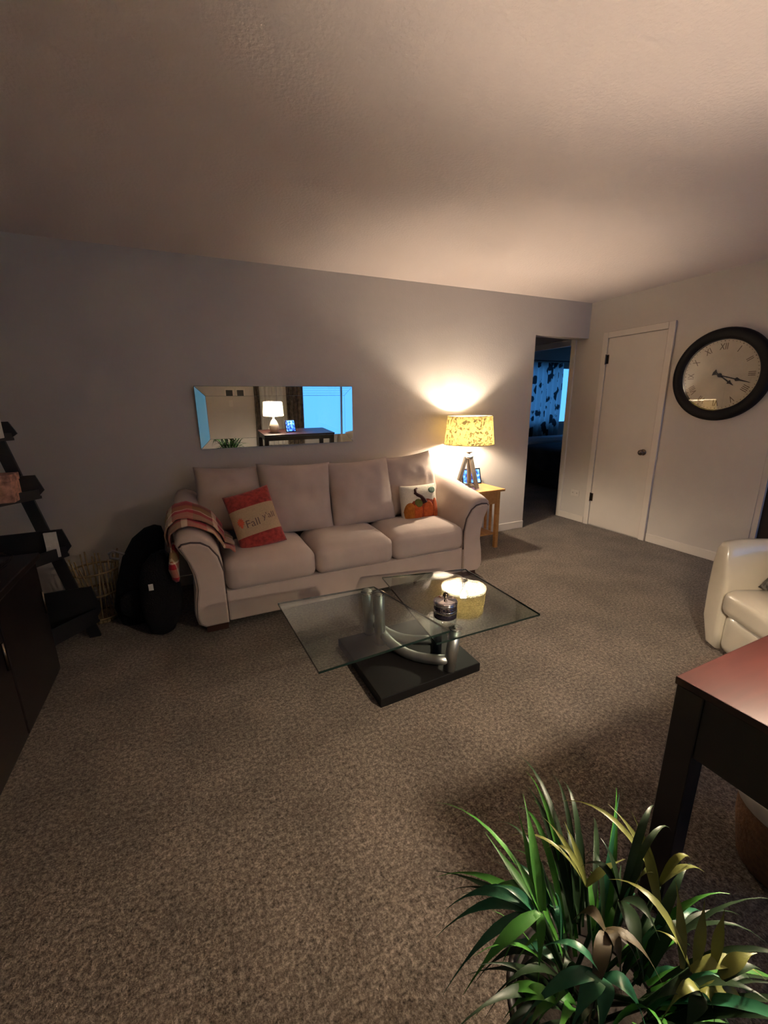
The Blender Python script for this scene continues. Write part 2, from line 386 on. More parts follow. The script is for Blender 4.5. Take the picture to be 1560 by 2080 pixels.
# ---------------------------------------------------------------- the setting
Y2, XJ, ZH, YD0, YD1, ZC = 3.754, 3.390, 2.079, 3.338, 2.592, 2.11
TH = 0.12
struct('floor', B(XL-0.2, 8.2, YF-0.2, 7.0, -0.06, 0.0), 'carpet', 'taupe mottled cut-pile carpet covering the whole floor')
struct('ceiling', B(XL-0.2, 8.2, YF-0.2, 7.0, H, H+0.06), 'ceiling_paint', 'pale lightly textured ceiling')
bm = B(XL-TH, XJ, YB, YB+TH, 0, H); box(bm, XJ, XR, YB, YB+TH, ZH, H)
struct('wall_back', bm, 'wall_paint', 'long grey wall behind the sofa with an opening at its right end')
struct('wall_left', B(XL-TH, XL, YF, YB, 0, H), 'wall_paint', 'grey wall behind the dark cabinet and ladder shelf')
YK = 1.735   # where the right wall stops beside the armchair
bm = B(XR, XR+TH, YK, Y2, 0, H); box(bm, XR, XR+TH, Y2, 4.56, 2.06, H); box(bm, XR, XR+TH, 4.56, 4.9, 0, H)
box(bm, XR, XR+TH, 0.75, YK, 2.08, H); box(bm, XR, XR+TH, YF, 0.75, 0, H)
struct('wall_right', bm, 'wall_paint', 'grey wall with the white door and the big clock')
# front wall with two window openings
bm = B(XL-TH, -1.26, YF-TH, YF, 0, H); box(bm, -0.34, 2.14, YF-TH, YF, 0, H); box(bm, 3.98, XR+TH, YF-TH, YF, 0, H)
box(bm, -1.26, -0.34, YF-TH, YF, 2.03, H); box(bm, -1.26, -0.34, YF-TH, YF, 0, 0.07)
box(bm, 2.14, 3.98, YF-TH, YF, 0, 0.32); box(bm, 2.14, 3.98, YF-TH, YF, 2.05, H)
struct('wall_front', bm, 'wall_paint', 'grey window wall seen in the mirror')
# hall, bedroom and side room shells
bm = B(2.2, XR+TH, 4.9, 5.0, 0, H); box(bm, 2.1, 2.2, YB+TH, 5.0, 0, H)
struct('wall_hall', bm, 'wall_paint', 'dark hall wall beyond the opening')
bm = B(XR+TH, 5.95, 6.4, 6.5, 0, H); box(bm, 7.68, 8.1, 6.4, 6.5, 0, H); box(bm, 5.95, 7.68, 6.4, 6.5, 0, 0.96); box(bm, 5.95, 7.68, 6.4, 6.5, 2.08, H)
box(bm, 8.0, 8.1, 3.3, 6.4, 0, H); box(bm, XR+TH, 8.0, 3.2, 3.3, 0, H); box(bm, XR+TH, XR+TH+0.1, 4.9, 6.4, 0, H)
struct('wall_bedroom', bm, 'wall_paint', 'dim blue bedroom walls seen through the doorway')
d2 = tag(thing('opening_infill', 'added dark infill of the unlit opening in the right wall behind the armchair', None, (XR, 1.24, 0)), kind='structure')  # added infill for the dark opening, keeps blue window light off the jamb
obj('door_panel', B(XR+.030, XR+.07, .79, YK-.04, .01, 2.04), 'espresso', d2)  # dark colour stands in for the unlit space beyond
obj('casing', B(XR+.004, XR+.09, YK-.04, YK, 0, 2.08), 'wall_paint', d2); obj('casing', B(XR+.004, XR+.09, .75, .79, 0, 2.08), 'wall_paint', d2); obj('casing', B(XR+.004, XR+.09, .79, YK-.04, 2.04, 2.08), 'wall_paint', d2)
obj('knob', lathe(bmesh.new(), [(0, -.03), (.022, -.022), (.026, -.008), (.02, .008), (0, .014)], (XR, .86, .95), 16), 'dark_bronze', d2, True)
# baseboards
def base(name, segs, label):
    bm = bmesh.new()
    for s in segs: box(bm, *s, bev=0.004, seg=1)
    struct(name, bm, 'trim_white', label)
base('baseboard_back', [(XL, XJ-0.0, YB-0.014, YB, 0, 0.085)], 'low white baseboard under the long grey wall')
base('baseboard_right', [(XR-0.014, XR, YD0+0.01, Y2-0.05, 0, 0.075), (XR-0.014, XR, YK, YD1-0.01, 0, 0.085)], 'low white baseboard either side of the white door')
base('baseboard_left', [(XL, XL+0.014, YF, YB-0.02, 0, 0.085)], 'low baseboard behind the dark cabinet')
bm = B(XR-0.018, XR+TH+0.01, Y2-0.062, Y2+0.005, 0, 2.10, bev=0.004, seg=1)
struct('trim_1', bm, 'trim_white', 'white casing at the hall end of the right wall')
struct('trim_2', B(XR-0.018, XR+0.02, Y2+0.005, 4.62, 2.03, 2.10, bev=0.004, seg=1), 'trim_white', 'white head casing over the bedroom doorway')
# closet door
d1 = tag(thing('door_1', 'white flush door with bronze knob in white casing', None, (XR, (YD0+YD1)/2, 0)), kind='structure')
cw = 0.062
obj('door_panel', B(XR-0.012, XR+0.01, YD1+cw+0.004, YD0-cw-0.004, 0.012, ZC-cw-0.004, bev=0.002, seg=1), 'door_white', d1)
obj('casing', B(XR-0.022, XR, YD0-cw, YD0, 0, ZC, bev=0.005), 'trim_white', d1)
obj('casing', B(XR-0.022, XR, YD1, YD1+cw, 0, ZC, bev=0.005), 'trim_white', d1)
obj('casing', B(XR-0.022, XR, YD1+cw, YD0-cw, ZC-cw, ZC, bev=0.005), 'trim_white', d1)
for z in (1.835, 0.335):
    bm = B(XR-0.020, XR-0.012, YD0-cw-0.03, YD0-cw+0.004, z-0.045, z+0.045); tube(bm, [(XR-0.024, YD0-cw, z-0.05), (XR-0.024, YD0-cw, z+0.05)], 0.006)
    obj('hinge', bm, 'dark_bronze', d1)
kb = bmesh.new(); lathe(kb, [(0.0, 0.062), (0.016, 0.060), (0.027, 0.050), (0.029, 0.040), (0.024, 0.028), (0.012, 0.020), (0.012, 0.008), (0.031, 0.006), (0.031, 0.0)], n=20)
bmesh.ops.rotate(kb, verts=kb.verts, matrix=Matrix.Rotation(-PI/2, 3, 'Y')); bmesh.ops.translate(kb, verts=kb.verts, vec=(XR-0.012, 2.73, 0.90))
kn = obj('knob', kb, 'dark_bronze', d1, True); kn['label'] = 'round bronze door knob'
# windows
def window(name, x0, x1, z0, z1, y, label, cols=2, rows=2, face=1):
    r = tag(thing(name, label, None, ((x0+x1)/2, y, z0)), kind='structure')
    for a in ((x0, x0+0.04, z0, z1), (x1-0.04, x1, z0, z1), (x0+0.04, x1-0.04, z0, z0+0.045), (x0+0.04, x1-0.04, z1-0.045, z1)):
        obj('frame', B(a[0], a[1], y-0.03, y+0.03, a[2], a[3]), 'trim_white', r)
    for k in range(1, cols): xm = x0+(x1-x0)*k/cols; obj('mullion', B(xm-0.018, xm+0.018, y-0.02, y+0.02, z0+0.045, z1-0.045), 'trim_white', r)
    for k in range(1, rows): zm = z0+(z1-z0)*k/rows; obj('rail', B(x0+0.04, x1-0.04, y-0.019, y+0.019, zm-0.018, zm+0.018), 'trim_white', r)
    obj('pane', B(x0+0.04, x1-0.04, y-0.003, y+0.003, z0+0.045, z1-0.045), 'window_glass', r)
    return r
window('window_1', 2.14, 3.98, 0.32, 2.05, YF-0.05, 'wide window with blue dusk light reflected in the mirror', 2, 1)
window('window_2', -1.26, -0.34, 0.07, 2.03, YF-0.05, 'tall patio window behind the camera', 1, 1)
window('window_3', 5.95, 7.68, 0.96, 2.08, 6.45, 'bright blue bedroom window beside the leaf curtain', 1, 1)

# ---------------------------------------------------------------- sofa
sofa = thing('sofa', 'beige fabric three-seat sofa with flared arms under the mirror', 'sofa', (1.015, 3.05, 0))
XI0, XI1 = 0.105, 1.925
BODY = [(0, .045), (0, .25), (0, .42), (.018, .53), (.06, .60), (.115, .645), (.175, .665), (.225, .655), (.252, .63), (.255, .60), (.232, .555), (.205, .50), (.182, .41), (.175, .31), (.192, .215), (.20, .12), (.188, .07), (.15, .045)]
PANEL = [(.004, .05), (.004, .25), (.006, .40), (.03, .505), (.075, .575), (.12, .603), (.17, .612), (.22, .607), (.236, .59), (.215, .545), (.19, .49), (.166, .40), (.160, .31), (.178, .215), (.186, .12), (.174, .075), (.145, .05)]
def arm_z(z, y): return z + 0.155*(y-2.66)*max(0, min(1.2, (z-0.30)/0.3)) + 0.02*math.sin(max(0, min(1, (y-2.66)/0.78))*PI)*max(0, (z-.45))
def arm(side):
    X = (lambda d: XI0-d) if side < 0 else (lambda d: XI1+d)
    bm = bmesh.new(); rings = []
    ys = [2.655, 2.665, 2.70] + [2.70+0.74*k/10 for k in range(1, 11)]
    for i, y in enumerate(ys):
        sh = {0: 0.93, 1: 0.98}.get(i, 1.0); n_ = len(BODY)
        cxd, czd = 0.11, 0.4
        ring = []
        for d, z in BODY:
            dd, zz = cxd+(d-cxd)*sh, czd+(z-czd)*(sh if z > 0.1 else 1)
            wob = 0.004*noise.noise(Vector((d*9, y*7, z*9+side)))
            ring.append(bm.verts.new((X(dd+wob), y, arm_z(zz, y)+wob)))
        rings.append(ring)
    for a, b_ in zip(rings, rings[1:]):
        for k in range(len(BODY)): bm.faces.new((a[k], a[(k+1) % len(BODY)], b_[(k+1) % len(BODY)], b_[k]))
    bm.faces.new(rings[0]); bm.faces.new(list(reversed(rings[-1])))
    bmesh.ops.recalc_face_normals(bm, faces=bm.faces)
    a = obj('arm', bm, 'sofa_fabric', sofa, True)
    bm = prism(bmesh.new(), [(X(d), z) for d, z in PANEL], 'y', 2.636, 2.668, bev=0.012)
    pn = obj('arm_panel', bm, 'sofa_fabric', a)
    bm = tube(bmesh.new(), [(X(d+(-.004 if 0 < k < 5 else 0)), 2.652, z+(.004 if 3 < k < 9 else 0)) for k, (d, z) in enumerate(PANEL[1:9])], 0.006, 8)
    pp = obj('piping', bm, 'sofa_seam', a, True); pp['label'] = 'dark seam piping'
arm(-1); arm(1)
bm = B(XI0-0.0, XI1, 2.655, 3.44, 0.05, 0.262, bev=0.012)
obj('base_rail', bm, 'sofa_fabric', sofa)
# back frame, gently arched on top
bm = bmesh.new(); prism(bm, [(XI0-.13, .06), (XI0-.15, .60), (XI0-.13, .74), (XI0-.04, .80), (0.55, .815), (1.015, .82), (1.48, .815), (XI1+.04, .80), (XI1+.13, .74), (XI1+.15, .60), (XI1+.13, .06)], 'y', 3.30, 3.47, bev=0.03)
obj('back_frame', bm, 'sofa_fabric', sofa)
def rounded_cushion(bm, x0, x1, y0, y1, z0, z1, crown, seed, n=14):
    """box cushion with soft rounded edges and a crowned top"""
    w_, d_, h_ = (x1-x0)/2, (y1-y0)/2, (z1-z0)/2; cx_, cy_, cz_ = (x0+x1)/2, (y0+y1)/2, (z0+z1)/2
    t = bmesh.new(); bmesh.ops.create_cube(t, size=2); bmesh.ops.subdivide_edges(t, edges=t.edges, cuts=n, use_grid_fill=True)
    mp = {}
    R = 0.055
    for v in t.verts:
        p = Vector((v.co.x*w_, v.co.y*d_, v.co.z*h_))
        q = Vector([max(-a+R, min(a-R, c)) for a, c in zip((w_, d_, h_), p)])
        dlt = p-q; dlt = dlt.normalized()*R if dlt.length > 1e-6 else dlt
        p = q+dlt
        u, v2 = v.co.x, v.co.y
        if v.co.z > 0: p.z += v.co.z*crown*(1-u**4)*(1-abs(v2)**3) + 0.006*noise.noise(Vector((p.x*6+seed, p.y*6, 0)))
        if v2 < 0: p.y += v2*0.018*(1-u**4)*(1-v.co.z**2)
        mp[v] = bm.verts.new((cx_+p.x, cy_+p.y, cz_+p.z))
    for f in t.faces: bm.faces.new([mp[v] for v in f.verts])
    t.free(); return bm
for k, (a, b_) in enumerate(((XI0+.003, .698), (.702, 1.292), (1.296, XI1-.003))):
    obj('seat_cushion', rounded_cushion(bmesh.new(), a, b_, 2.628, 3.16, 0.255, 0.452, 0.030, k*3.1), 'sofa_fabric', sofa, True)
# four loose back pillows
def tilt(loc, rx, ry=0, rz=0): return Matrix.Translation(loc) @ Matrix.Rotation(rz, 4, 'Z') @ Matrix.Rotation(ry, 4, 'Y') @ Matrix.Rotation(rx, 4, 'X')
BP = [(0.235, 3.235, 0.735, 0.50, 0.50, -0.30, 0.03, -0.10, 0.20), (0.705, 3.150, 0.710, 0.57, 0.55, -0.26, 0.04, -0.02, 0.26), (1.240, 3.150, 0.700, 0.57, 0.55, -0.26, -0.03, 0.02, 0.26), (1.745, 3.225, 0.725, 0.54, 0.52, -0.28, -0.06, 0.10, 0.22)]
for k, (x, y, z, w_, h_, rx, ry, rz, t) in enumerate(BP):
    bm = cushion(bmesh.new(), w_, h_, t, tilt((x, y, z), rx, ry, rz), pinch=0.07, power=3.0, lump=0.20, seed=k*7.3)
    obj('back_cushion', bm, 'sofa_fabric', sofa, True)
for x in (0.03, 2.0):
    for y in (2.70, 3.36):
        obj('foot', prism(bmesh.new(), [(x-.065, y-.04), (x+.065, y-.04), (x+.06, y+.06), (x-.06, y+.06)], 'z', 0, 0.052), 'foot_wood', sofa)

# ---------------------------------------------------------------- throw pillows
def pillow_thing(name, label, loc, M, w_, h_, t, mt, **k):
    r = thing(name, label, 'pillow', loc)
    bm = cushion(bmesh.new(), w_, h_, t, M, **k)
    obj('cover', bm, mt, r, True)
    return r, (lambda u, v: cushion_surf(u, v, w_, h_, t, **k))
MR = tilt((0.352, 2.915, 0.645), -0.42, -0.23, -0.06)
rp_, sf = pillow_thing('throw_pillow', 'red chenille throw pillow with burlap band and leaf lettering', (0.40, 2.86, 0.46), MR, 0.315, 0.42, 0.15, 'red_chenille', pinch=0.04, power=2.8)
n_ = 14; bm = bmesh.new(); g = {}
for i in range(n_+1):
    for j in range(n_+1):
        u = -0.985+1.97*i/n_; v = -0.52+0.92*j/n_
        p = sf(u, v); p.y = -(p.y+0.005); g[i, j] = bm.verts.new(MR @ p)
for i in range(n_):
    for j in range(n_): bm.faces.new((g[i, j], g[i+1, j], g[i+1, j+1], g[i, j+1]))
o = obj('burlap_band', bm, 'burlap', rp_, True); o['label'] = 'tan burlap band across the middle'
def letters(s, size, u0, v0, name):
    bm = text_mesh(s, size)
    bmesh.ops.subdivide_edges(bm, edges=bm.edges, cuts=1)
    for vtx in bm.verts:
        u = u0+vtx.co.x/0.1575; v = v0+vtx.co.y/0.21
        p = sf(max(-.98, min(.98, u)), v); p.y = -(p.y+0.0075); vtx.co = MR @ p
    obj(name, bm, 'ink_brown', rp_)
letters('Fall', 0.074, -0.12, -0.16, 'lettering'); letters("y'all", 0.058, 0.60, -0.06, 'lettering')
star = []
for k in range(22):
    a = 2*PI*k/22+PI/2; r_ = 0.21 if k % 2 == 0 else 0.13
    if k == 11: r_ = 0.24
    star.append((-0.60+r_*math.cos(a), -0.03+r_*0.95*math.sin(a)))
obj('maple_leaf', patch(bmesh.new(), star, sf, MR, 0.008, 4), 'leaf_orange', rp_)

MP = tilt((1.715, 3.015, 0.585), -0.22, 0.03, 0.10)
pp_, sp_ = pillow_thing('throw_pillow', 'small cream hooked pillow with an orange pumpkin design', (1.715, 2.99, 0.455), MP, 0.37, 0.32, 0.14, 'hook_cream', pinch=0.05, power=2.8)
def ell(cu, cv, ru, rv, rot=0, n=24, e=2.2):
    out = []
    for k in range(n):
        a = 2*PI*k/n; c, s = math.cos(a), math.sin(a)
        x, y = ru*math.copysign(abs(c)**(2/e), c), rv*math.copysign(abs(s)**(2/e), s)
        out.append((max(-.99, min(.99, cu+x*math.cos(rot)-y*math.sin(rot))), max(-.985, min(.985, cv+x*math.sin(rot)+y*math.cos(rot)))))
    return out
for nm, mt, o_, off in (('pumpkin_lobe', 'hook_rust', ell(0.0, -0.38, 0.97, 0.61), 0.003), ('pumpkin_lobe', 'hook_ochre', ell(-0.68, -0.42, 0.28, 0.50), 0.006), ('pumpkin_lobe', 'hook_orange', ell(0.74, -0.36, 0.21, 0.58, 0.05), 0.006),
                        ('pumpkin_lobe', 'hook_orange', ell(-0.30, -0.42, 0.24, 0.52), 0.007), ('pumpkin_lobe', 'hook_orange', ell(0.27, -0.40, 0.30, 0.54), 0.007), ('pumpkin_leaf', 'hook_green', ell(-0.26, 0.02, 0.20, 0.23, 0.5), 0.011), ('pumpkin_leaf', 'hook_teal', ell(0.62, 0.66, 0.24, 0.16, 0.15), 0.006)):
    obj(nm, patch(bmesh.new(), o_, sp_, MP, off), mt, pp_, True)
st = [(-.22, .82), (-.34, .74), (-.38, .56), (-.28, .46), (-.10, .36), (0.0, .20), (0.06, .02)]
bm = bmesh.new()
pts = []
for u, v in st:
    p = sp_(u, v); p.y = -(p.y+0.006); pts.append(MP @ p)
tube(bm, pts, 0.012, 8, rs=[.008, .012, .014, .014, .015, .019, .024])
obj('pumpkin_stem', bm, 'hook_brown', pp_, True)

# ---------------------------------------------------------------- tartan throw on the left arm
thr = thing('throw_blanket', 'red, tan and olive tartan throw draped over the sofa arm', 'blanket', (0.03, 2.88, 0.5))
PR = [(-.075, .485), (-.045, .505), (-.005, .520), (.02, .56), (.05, .606), (.115, .65), (.175, .672), (.225, .664), (.258, .635), (.266, .60), (.262, .56), (.262, .50), (.268, .44), (.262, .39)]
def drape(y0, y1, off, cut0, cut1, uo, name, ny=12, sub=3):
    prof = []
    for a, b_ in zip(PR, PR[1:]):
        for s in range(sub): f = s/sub; prof.append((a[0]+(b_[0]-a[0])*f, a[1]+(b_[1]-a[1])*f))
    prof.append(PR[-1])
    k0, k1 = int(len(prof)*cut0), int(len(prof)*cut1); prof = prof[k0:k1]
    bm = bmesh.new(); uvl = bm.loops.layers.uv.new('UVMap'); g = {}
    nx = len(prof)-1; q = {}
    for i, (d, z) in enumerate(prof):
        a, b_ = prof[max(0, i-1)], prof[min(nx, i+1)]; tx, tz = b_[0]-a[0], b_[1]-a[1]; l = math.hypot(tx, tz) or 1
        nxn, nzn = -tz/l, tx/l
        # outward normal of the arm profile (d grows outward, traced inner -> outer over the top)
        for j in range(ny+1):
            f = j/ny; sl = 0.03*(i/nx-0.5); y = y0+(y1-y0)*f + sl
            o_ = off + 0.007*(1+noise.noise(Vector((i*0.35, f*4+off*50, 1.7)))) + 0.006*abs(math.sin(f*7+i*0.15))
            zz = arm_z(z, y) if z > 0.53 else z
            g[i, j] = bm.verts.new((XI0-(d+nxn*o_), y, zz+nzn*o_)); q[i, j] = (i/nx*1.6*(cut1-cut0)+uo, f*(y1-y0)/0.26)
    for i in range(nx):
        for j in range(ny):
            fc = bm.faces.new((g[i, j], g[i, j+1], g[i+1, j+1], g[i+1, j]))
            for lp, key in zip(fc.loops, ((i, j), (i, j+1), (i+1, j+1), (i+1, j))): lp[uvl].uv = q[key]
    bmesh.ops.recalc_face_normals(bm, faces=bm.faces)
    o = obj(name, bm, 'tartan', thr, True); md = o.modifiers.new('thickness', 'SOLIDIFY'); md.thickness = 0.008; md.offset = 0
    return o
drape(2.725, 3.03, 0.010, 0.0, 1.0, 0.0, 'lower_fold')
drape(2.80, 3.05, 0.030, 0.03, 0.80, 0.35, 'upper_fold')
bm = tube(bmesh.new(), [(XI0-.258, 2.80, .585), (XI0-.272, 2.76, .51), (XI0-.282, 2.725, .44), (XI0-.276, 2.70, .385), (XI0-.270, 2.695, .365)], 0.04, 12, rs=[.025, .045, .050, .034, .012], flat=0.6)
uvl = bm.loops.layers.uv.new('UVMap')
for f in bm.faces:
    for lp in f.loops: lp[uvl].uv = (lp.vert.co.y*7+lp.vert.co.x*4, lp.vert.co.z*5)
obj('hanging_corner', bm, 'tartan', thr, True)

# ---------------------------------------------------------------- wall mirror
mr = thing('wall_mirror', 'long frameless mirror with angled glass borders above the sofa', 'mirror', (0.702, YB-0.034, 1.322), rot=(math.radians(2.2), 0, 0))
MW, MH, BV, DR = 0.622, 0.2325, 0.072, 0.0085
def quad_slab(c0, t=0.006):
    bm = bmesh.new(); a = [bm.verts.new(p) for p in c0]; b_ = [bm.verts.new((p[0], 0.026, p[2])) for p in c0]
    bm.faces.new(a)
    for k in range(4): bm.faces.new((a[k], b_[k], b_[(k+1) % 4], a[(k+1) % 4]))
    bm.faces.new(list(reversed(b_))); bmesh.ops.recalc_face_normals(bm, faces=bm.faces); return bm
i0, j0 = MW-BV, MH-BV; gp = 0.0016
obj('center_pane', quad_slab([(-i0, 0, -j0), (i0, 0, -j0), (i0, 0, j0), (-i0, 0, j0)]), 'mirror_silver', mr, world=False)
o0, p0 = MW, MH
DT, DQ = 0.0022, 0.0035
for c0 in ([(-o0, DR, -p0+gp), (-i0-gp, 0.001, -j0), (-i0-gp, 0.001, j0), (-o0, DR, p0-gp)], [(i0+gp, 0.001, -j0), (o0, DQ, -p0+gp), (o0, DQ, p0-gp), (i0+gp, 0.001, j0)],
           [(-o0+gp, DT, -p0), (o0-gp, DT, -p0), (i0, 0.001, -j0-gp), (-i0, 0.001, -j0-gp)], [(-i0, 0.001, j0+gp), (i0, 0.001, j0+gp), (o0-gp, DT, p0), (-o0+gp, DT, p0)]):
    obj('bevel_strip', quad_slab(c0), 'mirror_silver', mr, world=False)
obj('backing', B(-o0-0.003, o0+0.003, 0.012, 0.024, -p0-0.003, p0+0.003), 'mirror_edge', mr, world=False)

# ---------------------------------------------------------------- end table, lamp, digital frame
TX0, TX1, TY0, TY1, TZ = 2.235, 2.715, 3.085, 3.515, 0.60
et = thing('end_table', 'honey oak end table beside the right sofa arm', 'table', ((TX0+TX1)/2, (TY0+TY1)/2, 0))
obj('table_top', B(TX0, TX1, TY0, TY1, TZ-.022, TZ, bev=.004), 'oak', et)
lx = (TX0+.035, TX1-.07); ly = (TY0+.03, TY1-.06)
for x in lx:
    for y in ly: obj('leg', B(x, x+.038, y, y+.038, 0, TZ-.022, bev=.003, seg=1), 'oak', et)
a0, a1, b0, b1 = lx[0]+.038, lx[1], ly[0]+.038, ly[1]
obj('apron', B(a0, a1, ly[0]+.006, ly[0]+.024, TZ-.145, TZ-.022), 'oak', et); obj('apron', B(a0, a1, ly[1]+.012, ly[1]+.03, TZ-.145, TZ-.022), 'oak', et)
obj('apron', B(lx[1]+.012, lx[1]+.03, b0, b1, TZ-.145, TZ-.022), 'oak', et); obj('apron', B(lx[0]+.006, lx[0]+.024, b0, b1, TZ-.145, TZ-.022), 'oak', et)
obj('lower_shelf', B(lx[0]+.03, lx[1]+.008, ly[0]+.03, ly[1]+.008, .135, .152), 'oak', et)
for k in range(3):
    y = b0+(b1-b0)*(k+1)/4; obj('side_slat', B(lx[1]+.016, lx[1]+.026, y-.016, y+.016, .152, TZ-.145), 'oak', et)

LX, LY = 2.405, 3.275
lp = thing('table_lamp', 'lit lamp with speckled yellow shade on grey wooden tripod', 'lamp', (LX, LY, TZ))
feet = [(2.262, 3.255), (2.452, 3.185), (2.485, 3.355)]
for fx, fy in feet:
    tx, ty = LX+(fx-LX)*0.22, LY+(fy-LY)*0.22
    obj('leg', bar(bmesh.new(), (fx, fy, TZ+.007), (tx, ty, .905), .034, .026), 'grey_wood', lp)
bm = bmesh.new()
for k in range(3):
    a, b_ = feet[k], feet[(k+1) % 3]; f = 0.05
    bar(bm, (LX+(a[0]-LX)*.93, LY+(a[1]-LY)*.93, TZ+.03), (LX+(b_[0]-LX)*.93, LY+(b_[1]-LY)*.93, TZ+.03), .014, .02)
obj('stretcher', bm, 'grey_wood', lp)
obj('collar', lathe(bmesh.new(), [(.042, .895), (.046, .90), (.046, .92), (.02, .924), (.018, .945), (.040, .955), (.042, .965), (.012, .970), (.010, 1.06)], (LX, LY, 0)), 'chrome', lp, True)
ZB, ZT, RB, RT = 1.030, 1.288, 0.233, 0.207
sh = obj('lamp_shade', lathe(bmesh.new(), [(RB+(RT-RB)*k/8, ZB+(ZT-ZB)*k/8) for k in range(9)], (LX, LY, 0), 56, cap=False), 'shade_linen', lp, True)
for r_, z in ((RB, ZB), (RT, ZT)):
    obj('rim', tube(bmesh.new(), [(LX+r_*math.cos(2*PI*k/48), LY+r_*math.sin(2*PI*k/48), z) for k in range(49)], .0028, 6), 'shade_linen', sh, True)
bm = bmesh.new()
for s in (-1, 1): tube(bm, [(LX+s*.008, LY, 1.05), (LX+s*.055, LY, 1.10), (LX+s*.062, LY, 1.17), (LX+s*.04, LY, 1.25), (LX, LY, 1.278)], .0025, 6)
for k in range(3): tube(bm, [(LX, LY, 1.278), (LX+RT*math.cos(k*2.094), LY+RT*math.sin(k*2.094), 1.284)], .002, 6)
obj('harp', bm, 'dark_bronze', lp, True)
def bulb(cx_, cy_, z0, mt, parent):
    bm = lathe(bmesh.new(), [(.012, 0), (.014, .012), (.026, .035), (.030, .055), (.027, .074), (.016, .088), (0, .092)], (cx_, cy_, z0), 16)
    o = obj('bulb', bm, mt, parent, True); return o
bulb(LX, LY, 1.075, 'bulb_end', lp)

def digital_frame(loc, w_, h_, rz, label, lean=0.30):
    r = thing('digital_frame', label, 'picture frame', loc, rot=(0, 0, rz))
    c = Matrix.Translation((0, 0, 0)) @ Matrix.Rotation(-lean, 4, 'X')
    def lb(*a, **k):
        bm = B(*a, **k); bmesh.ops.transform(bm, matrix=c, verts=bm.verts); return bm
    obj('bezel', lb(-w_/2, w_/2, 0, .014, 0.004, h_, bev=.003), 'screen_black', r, world=False)
    o = obj('screen', lb(-w_/2+.014, w_/2-.014, -.0015, .001, .018, h_-.014), 'screen_photo', r, world=False); o['label'] = 'glowing blue photo'
    obj('stand', bar(bmesh.new(), (0, .055, h_*.45), (0, h_*.55, 0.004), .03, .006), 'screen_black', r, world=False)
    return r
digital_frame((2.575, 3.425, TZ), .215, .165, math.radians(-8), 'small digital photo frame glowing blue behind the tripod lamp')

# ---------------------------------------------------------------- coffee table
ct = thing('coffee_table', 'two-tier glass coffee table with steel posts on black base', 'table', (1.0, 1.85, 0))
obj('base', prism(bmesh.new(), [(.684, 1.548), (1.283, 1.575), (1.285, 2.14), (.672, 2.14)], 'z', 0, .052, bev=.004), 'table_base', ct)
def glass_top(poly, z, name):
    t = .010
    g_ = obj(name, prism(bmesh.new(), poly, 'z', z-t, z), 'table_glass', ct)
    c = (sum(p[0] for p in poly)/4, sum(p[1] for p in poly)/4); bm = bmesh.new()
    for k in range(4):
        a, b_ = poly[k], poly[(k+1) % 4]
        d = Vector((b_[0]-a[0], b_[1]-a[1], 0)).normalized(); nrm = Vector((d.y, -d.x, 0))
        if nrm.x*(a[0]-c[0])+nrm.y*(a[1]-c[1]) < 0: nrm = -nrm
        q = [Vector((a[0], a[1], 0))+nrm*.0005, Vector((b_[0], b_[1], 0))+nrm*.0005, Vector((b_[0], b_[1], 0))+nrm*.002, Vector((a[0], a[1], 0))+nrm*.002]
        prism(bm, [(v.x, v.y) for v in q], 'z', z-t, z-.0005)
    e_ = obj('polished_edge', bm, 'glass_edge', g_); return g_
G1, G2 = .42, .297
glass_top([(.319, 2.02), (.348, 1.373), (.965, 1.406), (.844, 1.985)], G1, 'upper_glass')
glass_top([(.964, 1.509), (1.616, 1.505), (1.632, 2.211), (1.057, 2.338)], G2, 'lower_glass')
for (a, b_) in (((.880, 1.985, .052), (.845, 1.915, G1-.012)), ((.868, 2.125, .052), (.790, 1.955, G1-.012))):
    obj('post', tube(bmesh.new(), [a, b_], .030, 18), 'brushed_steel', ct, True)
    obj('mount_disc', lathe(bmesh.new(), [(.016, -.012), (.034, -.006), (.034, 0)], (b_[0], b_[1], G1-.010)), 'chrome', ct, True)
for (a, b_) in (((1.102, 1.600, .052), (1.135, 1.600, G2-.012)), ((1.125, 1.765, .052), (1.115, 1.765, G2-.012))):
    obj('post', tube(bmesh.new(), [a, b_], .032, 18), 'brushed_steel', ct, True)
    obj('mount_disc', lathe(bmesh.new(), [(.016, -.012), (.034, -.006), (.034, 0)], (b_[0], b_[1], G2-.010)), 'chrome', ct, True)
for (a, b_) in (((.878, 1.98, .135), (1.100, 1.605, .105)), ((.866, 2.12, .16), (1.122, 1.77, .125))):
    A_, B_ = Vector(a), Vector(b_); pts = []
    for k in range(9):
        f = k/8; p = A_.lerp(B_, f); p.z -= .045*math.sin(PI*f); p.x -= 0.035*math.sin(PI*f); pts.append(p)
    obj('curved_stretcher', tube(bmesh.new(), pts, .027, 16), 'brushed_steel', ct, True)

